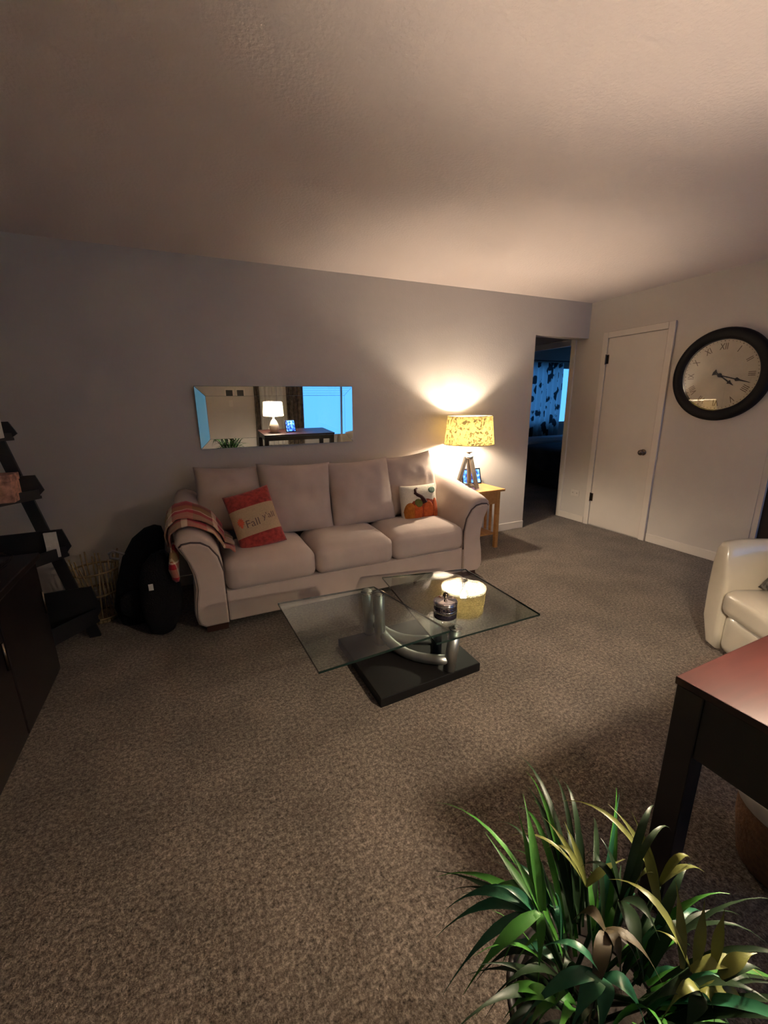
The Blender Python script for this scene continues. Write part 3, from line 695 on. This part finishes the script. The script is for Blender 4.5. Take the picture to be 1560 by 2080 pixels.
# candle jar standing on the lower glass
jx, jy = 1.108, 1.66
cj = thing('candle_jar', 'silver and clear glass jar with knobbed lid on coffee table', 'jar', (jx, jy, G2))
obj('glass_base', lathe(bmesh.new(), [(.056, 0), (.060, .004), (.061, .034), (.058, .036)], (jx, jy, G2+.0005), 36), 'jar_glass', cj, True)
obj('silver_body', lathe(bmesh.new(), [(.059, .036), (.0605, .04), (.0605, .058), (.059, .060), (.0605, .062), (.0605, .106), (.0575, .108)], (jx, jy, G2), 36), 'jar_dark', cj, True)
obj('band', lathe(bmesh.new(), [(.061, .064), (.0625, .066), (.0625, .080), (.061, .082)], (jx, jy, G2), 36), 'silver_jar', cj, True)
obj('band', lathe(bmesh.new(), [(.061, .104), (.0625, .106), (.0625, .113), (.059, .117)], (jx, jy, G2), 36), 'silver_jar', cj, True)
li = obj('lid', lathe(bmesh.new(), [(.061, .116), (.063, .118), (.063, .123), (.050, .128), (.012, .131), (.008, .134)], (jx, jy, G2), 36), 'silver_jar', cj, True)
obj('lid_knob', lathe(bmesh.new(), [(.006, .130), (.006, .142), (.0135, .150), (.0145, .157), (.010, .166), (0, .169)], (jx, jy, G2), 20), 'dark_bronze', li, True)
bm = text_mesh('JOY', .032, .0006)
ang0 = math.atan2(-jy, -jx)
for v in bm.verts:
    a = ang0 + v.co.x/.0615; r_ = .0612+v.co.z; v.co = Vector((jx+r_*math.cos(a), jy+r_*math.sin(a), G2+.093+v.co.y))
obj('lettering', bm, 'silver_jar', cj)

# ---------------------------------------------------------------- wall clock
CY_, CZ_, CR = 2.158, 1.607, .376
ck = thing('wall_clock', 'large round clock in thick black frame on right wall', 'clock', (XR, CY_, CZ_))
TOW = Matrix.Translation((XR-.0125, CY_, CZ_)) @ Matrix(((0, 0, -1, 0), (-1, 0, 0, 0), (0, 1, 0, 0), (0, 0, 0, 1))) @ Matrix.Rotation(math.radians(1.8), 4, 'X')   # local x=right, y=up, z=out of wall
def cobj(name, bm, mt, parent=ck, smooth=False):
    bmesh.ops.transform(bm, matrix=TOW, verts=bm.verts); bmesh.ops.recalc_face_normals(bm, faces=bm.faces); return obj(name, bm, mt, parent, smooth)
cobj('clock_frame', lathe(bmesh.new(), [(.282, .012), (.285, .022), (.296, .036), (.318, .047), (.340, .050), (.360, .045), (.373, .030), (CR, .012), (CR, .001)], n=72, cap=False), 'clock_black', smooth=True)
fc = cobj('clock_face', lathe(bmesh.new(), [(.292, .001), (.292, .012), (0.0, .0125)], n=72, cap=False), 'clock_face')
ROM = ['XII', 'I', 'II', 'III', 'IIII', 'V', 'VI', 'VII', 'VIII', 'IX', 'X', 'XI']
for k, s in enumerate(ROM):
    bm = text_mesh(s, .074, .0005); a = -k*PI/6
    bmesh.ops.scale(bm, vec=(.72, 1, 1), verts=bm.verts); bmesh.ops.translate(bm, verts=bm.verts, vec=(0, .225, .0135)); bmesh.ops.rotate(bm, verts=bm.verts, matrix=Matrix.Rotation(a, 3, 'Z'))
    cobj('numeral', bm, 'clock_ink')
bm = bmesh.new()
for k in range(60):
    a = 2*PI*k/60; r0, r1, hw = .268, .276, (.0022 if k % 5 else .004)
    d, n_v = Vector((math.sin(a), math.cos(a), 0)), Vector((math.cos(a), -math.sin(a), 0))
    vs = [bm.verts.new(d*r_+n_v*s*hw+Vector((0, 0, .0132))) for r_, s in ((r0, -1), (r0, 1), (r1, 1), (r1, -1))]; bm.faces.new(vs)
o = cobj('minute_track', bm, 'clock_ink')
def hand(angle, L_, w_, z, spade, name):
    P = [(-w_*.5, -.03), (-w_*2.2, -.055), (w_*2.2, -.055), (w_*.5, -.03), (w_*.6, L_*spade), (w_*2.1, L_*(spade+.05)), (w_*.8, L_*(spade+.16)), (w_*.35, L_*.93), (0, L_), (-w_*.35, L_*.93), (-w_*.8, L_*(spade+.16)), (-w_*2.1, L_*(spade+.05)), (-w_*.6, L_*spade)]
    bm = prism(bmesh.new(), P, 'z', z, z+.0015); bmesh.ops.rotate(bm, verts=bm.verts, matrix=Matrix.Rotation(-math.radians(angle), 3, 'Z')); cobj(name, bm, 'hand_black')
hand(128, .145, .0085, .016, .60, 'hour_hand'); hand(107, .245, .0075, .019, .50, 'minute_hand')
cobj('hub', lathe(bmesh.new(), [(.016, .013), (.016, .021), (.006, .024), (0, .024)], n=20), 'hand_black')
cobj('cover_glass', lathe(bmesh.new(), [(.290, .027), (0, .0272)], n=72, cap=False), 'clock_glass')

# wall outlet, low beside the opening
ol = thing('wall_outlet', 'white wall outlet low on the wall beside the opening', 'outlet', (XR, 3.50, .335))
obj('cover_plate', B(XR-.010, XR, 3.443, 3.560, .300, .370, bev=.003), 'outlet_white', ol)
for y in (3.472, 3.531):
    s_ = obj('socket', B(XR-.013, XR-.008, y-.016, y+.016, .315, .355, bev=.002, seg=1), 'outlet_white', ol)
    bm = bmesh.new()
    for dy in (-.006, .006): box(bm, XR-.0138, XR-.0128, y+dy-.0015, y+dy+.0015, .332, .346)
    obj('slot', bm, 'slot_dark', s_)

# ---------------------------------------------------------------- left: cabinet, ladder shelf, bags
tv = thing('media_cabinet', 'dark brown media cabinet along the left wall', 'cabinet', (-1.08, 1.75, 0))
CX0, CX1, CY0, CY1, CZ = -1.385, -.772, .95, 2.555, .70
obj('body', B(CX0, CX1-.02, CY0, CY1, .04, CZ-.03), 'dark_wood', tv)
obj('top', B(CX0-.0, CX1+.012, CY0-.015, CY1+.012, CZ-.03, CZ, bev=.004), 'dark_wood', tv)
obj('plinth', B(CX0, CX1-.03, CY0+.02, CY1-.02, 0, .04), 'dark_wood', tv)
for k in range(3):
    y0 = CY0+.02+k*.523; dd = obj('door', B(CX1-.02, CX1, y0, y0+.510, .05, CZ-.04, bev=.004), 'dark_wood', tv)
    obj('handle', tube(bmesh.new(), [(CX1+.012, y0+.46, .40), (CX1+.012, y0+.46, .52)], .006), 'dark_bronze', dd, True)
bw = thing('glass_bowl', 'shallow clear glass bowl on the dark cabinet', 'bowl', (-.90, 2.28, CZ))
obj('bowl', lathe(bmesh.new(), [(.04, .001), (.05, .004), (.10, .035), (.125, .07), (.121, .072), (.096, .040), (.045, .010)], (-.90, 2.28, CZ), 32), 'jar_glass', bw, True)
tag(obj('remote_control', B(-.93, -.885, 2.06, 2.20, CZ, CZ+.018, bev=.005), 'brushed_steel', loc=(-.91, 2.13, CZ)), 'silver remote control lying on the dark cabinet', 'remote')

ls = thing('ladder_shelf', 'black leaning ladder shelf with stepped trays by the cabinet', 'shelf', (-.95, 2.77, 0))
def rx_(z): return -.685-.2*z
YN, YFR = 2.605, 2.945
SKX = -.24   # the shelf stands askew: its near side is further towards the left wall
for y, sx in ((YN, SKX), (YFR-.022, 0)):
    obj('side_rail', prism(bmesh.new(), [(rx_(0)-.03+sx, 0), (rx_(0)+.03+sx, 0), (rx_(1.9)+.03+sx, 1.9), (rx_(1.9)-.03+sx, 1.9)], 'y', y, y+.022), 'black_wood', ls)
TR = [(1.245, 1.345), (.915, 1.05), (.555, .725), (.10, .345)]
for z0, z1 in TR:
    zm = (z0+z1)/2; xf = rx_(zm)+.105
    tr = obj('tray', prism(bmesh.new(), [(XL+.02, YN+.022), (xf-.03+SKX, YN+.022), (xf-.02, YFR-.022), (XL+.02, YFR-.022)], 'z', z0, z0+.016), 'black_wood', ls)
    for y, sx in ((YN+.022, SKX), (YFR-.034, 0)):
        obj('tray_side', prism(bmesh.new(), [(XL+.02, z0), (xf-.045+sx, z0), (xf+sx, z0+(z1-z0)*.35), (xf-.028+sx, z1), (XL+.02, z1)], 'y', y, y+.012), 'black_wood', tr)
    obj('tray_front', prism(bmesh.new(), [(xf-.036+SKX, YN+.034), (xf-.024+SKX, YN+.034), (xf-.022, YFR-.034), (xf-.034, YFR-.034)], 'z', z0+.016, z0+(z1-z0)*.4), 'black_wood', tr)
# things on the trays
gb = thing('gift_box', 'pink and orange floral keepsake box on ladder shelf', 'box', (-.97, 2.82, .932))
obj('box_body', B(-1.08, -.868, 2.755, 2.885, .932, 1.04, bev=.003), 'pink_box', gb)
obj('lid', B(-1.084, -.864, 2.751, 2.889, 1.04, 1.078, bev=.003), 'pink_box', gb)
cb_ = thing('carton', 'white printed carton on the top tray of the ladder shelf', 'box', (-1.0, 2.82, 1.262))
bx = obj('carton_body', B(-1.13, -.885, 2.76, 2.88, 1.262, 1.39, bev=.002, seg=1), 'white_card', cb_)
for k in range(5): obj('printed_bar', B(-.925+k*.007, -.922+k*.007, 2.7592, 2.7602, 1.29, 1.35), 'slot_dark', bx)
cd = thing('tag_card', 'white square card with a hanging tag on the ladder shelf', 'card', (-.79, 2.87, .575))
obj('card', B(-.815, -.756, 2.868, 2.880, .572, .722), 'white_card', cd)
obj('hanging_tag', prism(bmesh.new(), [(-.810, .645), (-.792, .645), (-.800, .575), (-.812, .551), (-.822, .580)], 'y', 2.860, 2.864), 'white_card', cd)
sb = thing('straw_basket', 'loose straw basket behind the lowest ladder shelf tray', 'basket', (-.68, 3.18, 0))
rnd = random.Random(3)
for k in range(26):
    a = 2*PI*k/26; r0, r1 = .10, .145
    obj('reed', tube(bmesh.new(), [(-.68+r0*math.cos(a), 3.20+r0*math.sin(a), 0), (-.68+1.1*r0*math.cos(a+.12), 3.20+1.1*r0*math.sin(a+.12), .2), (-.68+r1*math.cos(a+.3*rnd.uniform(-1, 1)), 3.20+r1*math.sin(a+.2), .40+rnd.uniform(0, .06))], .005, 5), 'straw', sb, True)
for z, r_ in ((.03, .104), (.20, .116), (.36, .138)):
    obj('hoop', tube(bmesh.new(), [(-.68+r_*math.cos(2*PI*k/24), 3.20+r_*math.sin(2*PI*k/24), z) for k in range(25)], .007, 6), 'straw', sb, True)
obj('basket_base', lathe(bmesh.new(), [(0, 0), (.10, 0), (.104, .02), (0, .02)], (-.68, 3.20, 0), 20), 'straw', sb)

def bag(label, c, prof, ry, dx, dy, seed):
    r = thing('backpack', label, 'bag', (c[0], c[1], 0), 'black bags beside the sofa')
    bm = bmesh.new(); n = 28; rings = []
    for (wd, z, xo, yo) in prof:
        ring = []
        for k in range(n):
            a = 2*PI*k/n; cs, sn = math.cos(a), math.sin(a)
            s_ = 1+0.05*noise.noise(Vector((cs*2+seed, sn*2, z*5)))
            ring.append(bm.verts.new((c[0]+xo+wd*dx*math.copysign(abs(cs)**.8, cs)*s_, c[1]+yo+wd*dy*math.copysign(abs(sn)**.8, sn)*s_, z)))
        rings.append(ring)
    for a, b_ in zip(rings, rings[1:]):
        for k in range(n): bm.faces.new((a[k], a[(k+1) % n], b_[(k+1) % n], b_[k]))
    bm.faces.new(list(reversed(rings[0]))); bm.faces.new(rings[-1])
    obj('bag_body', bm, 'black_fur', r, True); return r
b1 = bag('taller black plush backpack leaning by the wall', (-.385, 3.07), [(.35, 0, -.06, -.05), (.75, .03, -.06, -.05), (1.0, .14, -.05, -.04), (1.0, .30, -.02, -.02), (.92, .45, .02, .02), (.72, .56, .06, .05), (.40, .615, .09, .07), (.05, .63, .10, .08)], 0, .135, .10, 1)
obj('strap_loop', tube(bmesh.new(), [(-.47, 3.05, .48), (-.53, 3.05, .515), (-.555, 3.04, .50), (-.55, 3.04, .47), (-.50, 3.05, .45)], .008, 8), 'grey_strap', b1, True)
obj('front_pocket', lathe(bmesh.new(), [(0, 0), (.08, .005), (.095, .03), (.08, .05), (0, .06)], (0, 0, 0), 20), 'black_fur', b1, True, world=False).matrix_local = Matrix.Translation((-.05, -.135, .18)) @ Matrix.Rotation(PI/2, 4, 'X')
b2 = bag('shorter black plush backpack with white tag against the sofa arm', (-.27, 2.80), [(.2, 0, -.02, -.02), (.6, .03, -.02, -.02), (.95, .13, -.01, 0), (1.0, .25, .0, 0), (.95, .36, .0, .01), (.72, .46, .0, .02), (.35, .52, .01, .03), (.05, .53, .01, .03)], 0, .118, .085, 9)
obj('tag', B(-.325, -.30, 2.703, 2.706, .335, .375), 'white_card', b2)
obj('handle', tube(bmesh.new(), [(-.27, 2.75, .50), (-.26, 2.75, .555), (-.22, 2.75, .565), (-.19, 2.75, .51)], .008, 8), 'black_fur', b2, True)

# ---------------------------------------------------------------- white barrel armchair
ac = thing('barrel_armchair', 'white leather barrel armchair at the right edge', 'armchair', (2.735, .675, 0), rot=(0, 0, math.radians(-29)))
ACX, ACY = 0.0, 0.0
def plan(t, off):
    """U-shaped plan: t 0..1 from far arm tip round the back to the near arm tip; off = offset from the centre line"""
    R_ = .36+off; sl = .38; arc = PI*.36; tot = 2*sl+arc; s_ = t*tot
    if s_ < sl: return Vector((ACX-(sl-s_), ACY+R_)), s_/sl*0.0
    if s_ > sl+arc: return Vector((ACX-(s_-sl-arc), ACY-R_)), 0.0
    a = PI/2-(s_-sl)/.36
    return Vector((ACX+R_*math.cos(a), ACY+R_*math.sin(a))), math.sin((s_-sl)/.36)
bm = bmesh.new(); rows = []
SEC = [(.045, .05), (.062, .20), (.070, .38), (.066, .54), (.052, .635), (.026, .672), (-.004, .672), (-.024, .652), (-.036, .58), (-.058, .46), (-.068, .38), (-.070, .15), (-.070, .05)]
nt_ = 44
for i in range(nt_+1):
    t = i/nt_; tp = 1.0
    ring = []
    for o_, z in SEC:
        q, bk = plan(t, o_*(1.0) - (.10*(1-z/.2)**2 if z < .2 and o_ > 0 else 0)*.7)
        e_ = min(1, min(t, 1-t)/.05); zz = z + bk*.07*max(0, (z-.3)/.37)
        if z > .5: zz -= (1-e_)*.02
        ring.append(bm.verts.new((q.x, q.y, zz)))
    rows.append(ring)
for a, b_ in zip(rows, rows[1:]):
    for k in range(len(SEC)): bm.faces.new((a[k], a[(k+1) % len(SEC)], b_[(k+1) % len(SEC)], b_[k]))
bm.faces.new(rows[0]); bm.faces.new(list(reversed(rows[-1])))
bmesh.ops.recalc_face_normals(bm, faces=bm.faces)
ends = [e for e in bm.edges if any(len(f.verts) > 4 for f in e.link_faces)]
bmesh.ops.bevel(bm, geom=ends, offset=.022, segments=3, profile=.5, affect='EDGES')
obj('shell', bm, 'white_leather', ac, True, world=False)
obj('seat_cushion', rounded_cushion(bmesh.new(), ACX-.40, ACX+.24, ACY-.295, ACY+.295, .27, .425, .02, 4.0), 'white_leather', ac, True, world=False)
obj('seat_base', rounded_cushion(bmesh.new(), ACX-.365, ACX+.22, ACY-.300, ACY+.300, .045, .285, .0, 5.0), 'white_leather', ac, True, world=False)
obj('swivel_base', lathe(bmesh.new(), [(.27, 0), (.28, .01), (.28, .03), (.10, .045)], (ACX, ACY, 0)), 'espresso', ac, True, world=False)
MC = tilt((2.70, .80, .56), -.75, 0.0, math.radians(-119))
r_, _ = pillow_thing('seat_pillow', 'grey patterned pillow lying on the white armchair', (2.70, .80, .44), MC, .40, .36, .13, 'patterned_grey', pinch=.04)

# ---------------------------------------------------------------- desk with lamp, frame and bin
DX0, DX1, DY0, DY1, DZ = 1.041, 2.15, -.14, .520, .74
dk = thing('writing_desk', 'dark desk with reddish mahogany top at right foreground', 'desk', ((DX0+DX1)/2, (DY0+DY1)/2, 0))
obj('desk_top', B(DX0, DX1, DY0, DY1, DZ-.022, DZ, bev=.003), 'mahogany_top', dk)
for x in (DX0+.004, DX1-.066):
    for y in (DY0+.004, DY1-.066): obj('leg', B(x, x+.062, y, y+.062, 0, DZ-.022, bev=.002, seg=1), 'espresso', dk)
for a in ((DX0+.010, DX0+.030, DY0+.066, DY1-.066), (DX1-.030, DX1-.010, DY0+.066, DY1-.066), (DX0+.066, DX1-.066, DY1-.030, DY1-.010), (DX0+.066, DX1-.066, DY0+.010, DY0+.030)):
    obj('apron', B(*a, DZ-.197, DZ-.022), 'espresso', dk)
DLX, DLY = 1.235, .285
dl = thing('desk_lamp', 'lit lamp with cream shade and ribbed base on the desk', 'lamp', (DLX, DLY, DZ))
obj('lamp_base', lathe(bmesh.new(), [(.055, 0), (.062, .006), (.066, .03), (.075, .07), (.072, .11), (.052, .16), (.028, .20), (.012, .215), (.010, .27)], (DLX, DLY, DZ), 28), 'lamp_ceramic', dl, True)
s2 = obj('lamp_shade', lathe(bmesh.new(), [(.155-.013*k/6, .265+.205*k/6) for k in range(7)], (DLX, DLY, DZ), 48, cap=False), 'shade_cream', dl, True)
obj('harp', tube(bmesh.new(), [(DLX-.008, DLY, DZ+.27), (DLX-.05, DLY, DZ+.32), (DLX-.045, DLY, DZ+.43), (DLX, DLY, DZ+.462)], .0025, 6), 'dark_bronze', dl, True)
bulb(DLX, DLY, DZ+.272, 'bulb_desk', dl)
digital_frame((1.50, .30, DZ), .17, .20, math.radians(170), 'upright digital photo frame glowing on the desk beside the lamp')
wb = thing('waste_bin', 'brown wicker bin with pale liner under the desk', 'bin', (1.52, .36, 0))
obj('bin_body', lathe(bmesh.new(), [(.11, .002), (.125, .01), (.145, .14), (.150, .27), (.146, .27), (.138, .14), (.115, .02)], (1.52, .36, 0), 32), 'wicker', wb, True)
obj('liner', lathe(bmesh.new(), [(.145, .22), (.153, .225), (.156, .27), (.150, .285), (.140, .27)], (1.52, .36, 0), 32, cap=False), 'white_card', wb, True)

# ---------------------------------------------------------------- artificial grass plant in the foreground
pl = thing('potted_plant', 'artificial plant with long arching green grass leaves in foreground', 'plant', (.55, .31, 0))
PX, PY = .55, .30
obj('pot', lathe(bmesh.new(), [(.10, 0), (.115, .004), (.150, .30), (.158, .33), (.148, .33), (.140, .30)], (PX, PY, 0), 32), 'pot_dark', pl, True)
obj('soil', lathe(bmesh.new(), [(0, .30), (.139, .30), (.12, .315), (0, .32)], (PX, PY, 0), 24), 'soil', pl, True)
def blade(a, b_, w_, sag, twist=0.0, n=9):
    """one folded sword leaf from a to b_, arched by sag"""
    a, b_ = Vector(a), Vector(b_); bm = bmesh.new(); rows = []
    t0 = (b_-a).normalized(); side = t0.cross(Vector((0, 0, 1))); side = side.normalized() if side.length > .05 else Vector((1, 0, 0))
    side = Matrix.Rotation(twist, 3, t0) @ side
    for i in range(n+1):
        f = i/n; p = a.lerp(b_, f) + Vector((0, 0, sag*4*f*(1-f)))
        wd = .66*w_*(0.28+0.72*math.sin(PI*min(1, f*1.25+.05)))*(1-f**3)+.0004
        q = side.cross(t0)
        rows.append([bm.verts.new(p-side*wd/2+q*wd*.16), bm.verts.new(p), bm.verts.new(p+side*wd/2+q*wd*.16)])
    for r0, r1 in zip(rows, rows[1:]):
        for k in range(2): bm.faces.new((r0[k], r0[k+1], r1[k+1], r1[k]))
    return bm
def pix(x, y, z):
    """point at height z on the sight line of a photo pixel (used only to measure where a leaf tip stands)"""
    d = FWD*F_PX + R2*(x-780) - U2*(y-1040); t = (z-CAM_H)/d.z
    return Vector((0, 0, CAM_H)) + d*t
SPRIGS = [
  ((1098, 1852, .60), 'leaf_green', [((1062, 1612), .70, .026, .02), ((1052, 1648), .66, .022, .01), ((985, 1690), .66, .026, .00), ((1030, 1720), .66, .018, .01), ((940, 2022), .52, .030, .03), ((1092, 2010), .50, .022, .03), ((1018, 1962), .52, .020, .03)]),
  ((1090, 1858, .59), 'leaf_teal', [((905, 1848), .55, .030, .05), ((884, 1905), .50, .028, .05), ((930, 1820), .56, .020, .03), ((1000, 1800), .64, .022, .02), ((900, 2020), .45, .024, .05)]),
  ((1402, 1972, .60), 'leaf_olive', [((1235, 1786), .66, .024, .05), ((1560, 1995), .58, .030, .03), ((1330, 1890), .62, .02, .02)]),
  ((1338, 1800, .58), 'leaf_olive', [((1234, 1632), .68, .018, .02), ((1282, 1648), .68, .018, .01), ((1436, 1776), .60, .024, .03), ((1408, 1752), .62, .022, .04), ((1284, 1806), .58, .024, .04), ((1132, 1628), .66, .016, .06)]),
  ((1230, 1890, .62), 'leaf_tan', [((1190, 2110), .54, .036, .04), ((1262, 2020), .56, .026, .04), ((1306, 1992), .58, .022, .03), ((1165, 1868), .60, .026, .03), ((1350, 2010), .56, .03, .03)]),
  ((1225, 1985, .60), 'leaf_teal', [((1150, 2120), .52, .040, .04), ((1215, 2140), .52, .040, .04), ((1320, 2120), .52, .034, .04), ((1040, 2100), .50, .030, .05), ((1090, 1930), .60, .024, .04)]),
  ((1130, 2035, .56), 'leaf_green', [((1155, 2016), .60, .045, .00), ((1020, 2075), .50, .030, .04), ((1060, 2120), .48, .03, .03), ((960, 2070), .46, .026, .05)]),
  ((1190, 1800, .54), 'leaf_olive', [((1100, 1658), .62, .016, .02), ((1146, 1668), .62, .020, .01), ((1030, 1700), .58, .016, .05), ((1110, 1722), .58, .016, .04), ((1270, 1745), .58, .024, .01)]),
  ((1260, 1830, .58), 'leaf_dark', [((1330, 1640), .68, .020, .07), ((1365, 1690), .64, .016, .07), ((1218, 1700), .66, .024, .02), ((1180, 1760), .60, .022, .04), ((1340, 1910), .60, .03, .03), ((1310, 2010), .55, .04, .03)]),
  ((1430, 2020, .54), 'leaf_dark', [((1520, 2060), .48, .03, .03), ((1480, 2120), .44, .036, .03), ((1380, 2130), .48, .034, .03), ((1540, 2010), .52, .022, .04), ((1300, 2060), .52, .03, .04)]),
  ((1420, 2010, .55), 'leaf_olive', [((1530, 2088), .48, .024, .04), ((1450, 2110), .48, .026, .04), ((1340, 2080), .52, .022, .04)]),
]
def leaf_at(a, b_, w_, sag, mt):
    obj('leaf', blade(a, b_, w_, sag, random.uniform(-.5, .5)), mt, pl, True)
for (bx_, by_, bz_), mt, lv in SPRIGS:
    a = pix(bx_, by_, bz_)
    obj('stem', tube(bmesh.new(), [(PX+random.uniform(-.05, .05), PY+random.uniform(-.05, .05), .31), (a.x*.6+PX*.4, a.y*.6+PY*.4, .46), a], .004, 6), 'leaf_dark', pl, True)
    for (tx, ty), tz, w_, sag in lv: leaf_at(a, pix(tx, ty, tz), w_, sag, mt)
for (bx_, by_, bz_), (tx, ty, tz), w_, sag, mt in (
    ((1386, 1968, .60), (1372, 1788, .69), .021, .012, 'leaf_olive'), ((1412, 1962, .60), (1432, 1824, .69), .023, .010, 'leaf_olive'), ((1450, 1962, .61), (1472, 1846, .68), .023, .010, 'leaf_olive'),
    ((1462, 1985, .61), (1538, 1936, .64), .030, .012, 'leaf_olive'), ((1470, 1992, .60), (1552, 1975, .60), .024, .020, 'leaf_dark'), ((1340, 1850, .58), (1290, 1660, .67), .024, .010, 'leaf_olive'), ((1105, 1850, .60), (1070, 1660, .68), .030, .010, 'leaf_green')):
    leaf_at(pix(bx_, by_, bz_), pix(tx, ty, tz), w_, sag, mt)
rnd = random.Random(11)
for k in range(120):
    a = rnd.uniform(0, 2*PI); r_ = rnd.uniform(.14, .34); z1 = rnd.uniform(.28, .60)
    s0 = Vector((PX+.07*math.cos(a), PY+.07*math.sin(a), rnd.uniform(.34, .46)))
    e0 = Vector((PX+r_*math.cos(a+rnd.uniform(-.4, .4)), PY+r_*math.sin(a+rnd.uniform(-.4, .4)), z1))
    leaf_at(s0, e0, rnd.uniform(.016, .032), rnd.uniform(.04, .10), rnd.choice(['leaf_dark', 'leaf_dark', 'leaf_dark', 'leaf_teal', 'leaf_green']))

# ---------------------------------------------------------------- bedroom beyond the opening
def curtain(name, x0, x1, y, z0, z1, mt, label, waves, amp=.025, parent_loc=None):
    bm = bmesh.new(); n = waves*10; rows = []
    for z in [z0+(z1-z0)*k/6 for k in range(7)]:
        rows.append([bm.verts.new((x0+(x1-x0)*i/n, y+amp*math.sin(2*PI*waves*i/n+.3*math.sin(z*3)), z)) for i in range(n+1)])
    for a, b_ in zip(rows, rows[1:]):
        for i in range(n): bm.faces.new((a[i], a[i+1], b_[i+1], b_[i]))
    return tag(obj(name, bm, mt, smooth=True, loc=((x0+x1)/2, y, z0)), label, 'curtain')
curtain('curtain', 5.9, 6.84, 6.33, .70, 2.13, 'curtain_leaf', 'white curtain with dark leaf print in the bedroom', 7)
tag(obj('curtain_rod', tube(bmesh.new(), [(5.8, 6.34, 2.16), (7.8, 6.34, 2.16)], .012, 10), 'rod_black', loc=(6.8, 6.34, 2.16)), 'black curtain rod over the bedroom window', 'curtain rod')
bd = thing('bed', 'bed with dark blanket in the dim bedroom', 'bed', (6.5, 5.45, 0))
obj('frame', B(5.3, 7.7, 4.75, 6.2, .05, .32), 'espresso', bd)
obj('mattress', rounded_cushion(bmesh.new(), 5.32, 7.68, 4.77, 6.18, .32, .60, .02, 2.0), 'bedding_pale', bd, True)
obj('blanket', rounded_cushion(bmesh.new(), 5.28, 7.70, 4.73, 5.90, .28, .65, .03, 3.0), 'bedding_dark', bd, True)
obj('folded_sheet', rounded_cushion(bmesh.new(), 5.32, 7.66, 5.80, 6.20, .56, .74, .03, 3.4), 'bedding_pale', bd, True)

# ---------------------------------------------------------------- window wall behind the camera (seen in the mirror)
curtain('curtain', 1.86, 2.20, YF+.09, .05, 2.2, 'curtain_dark', 'dark patterned curtain beside the wide window in the mirror', 4)
curtain('curtain', 1.36, 1.80, YF+.07, .05, 2.2, 'sheer_white', 'pale sheer curtain lit by the desk lamp in the mirror', 5, .018)
curtain('curtain', 1.24, 1.34, YF+.09, .05, 2.2, 'curtain_dark', 'narrow dark curtain edge next to the sheer panel', 2, .02)
tag(obj('patio_light_filter', B(-1.25, -.35, YF-.012, YF-.008, .09, 2.02), 'blind_white', loc=(-.8, YF-.01, .09)), 'added translucent sheet over the patio window, making its light paler', 'blind')  # added sheet, pales and warms the blue daylight from the patio side
vb = thing('venetian_blind', 'raised slats across the top of the wide window', 'blind', (3.06, YF-.008, 1.55))
for k in range(14):
    z = 1.32+k*.048; obj('slat', B(2.19, 3.93, YF-.020, YF+.004, z, z+.003), 'blind_white', vb)
for k, x in enumerate((.80, 1.00)):
    f_ = thing('picture_frame', ('left', 'right')[k]+' one of two small dark framed pictures on the window wall', 'picture', (x, YF, 1.42), 'small framed pictures')
    obj('frame', B(x-.085, x+.085, YF, YF+.02, 1.34, 1.50, bev=.003), 'trim_white', f_)
    obj('print', B(x-.06, x+.06, YF+.019, YF+.022, 1.365, 1.475), 'slot_dark', f_)
sw = thing('light_switch', 'white light switch plate on the window wall', 'switch', (.81, YF, 1.05))
obj('plate', B(.775, .850, YF, YF+.008, .99, 1.11, bev=.002), 'outlet_white', sw); obj('toggle', B(.806, .818, YF+.007, YF+.016, 1.035, 1.065), 'outlet_white', sw)
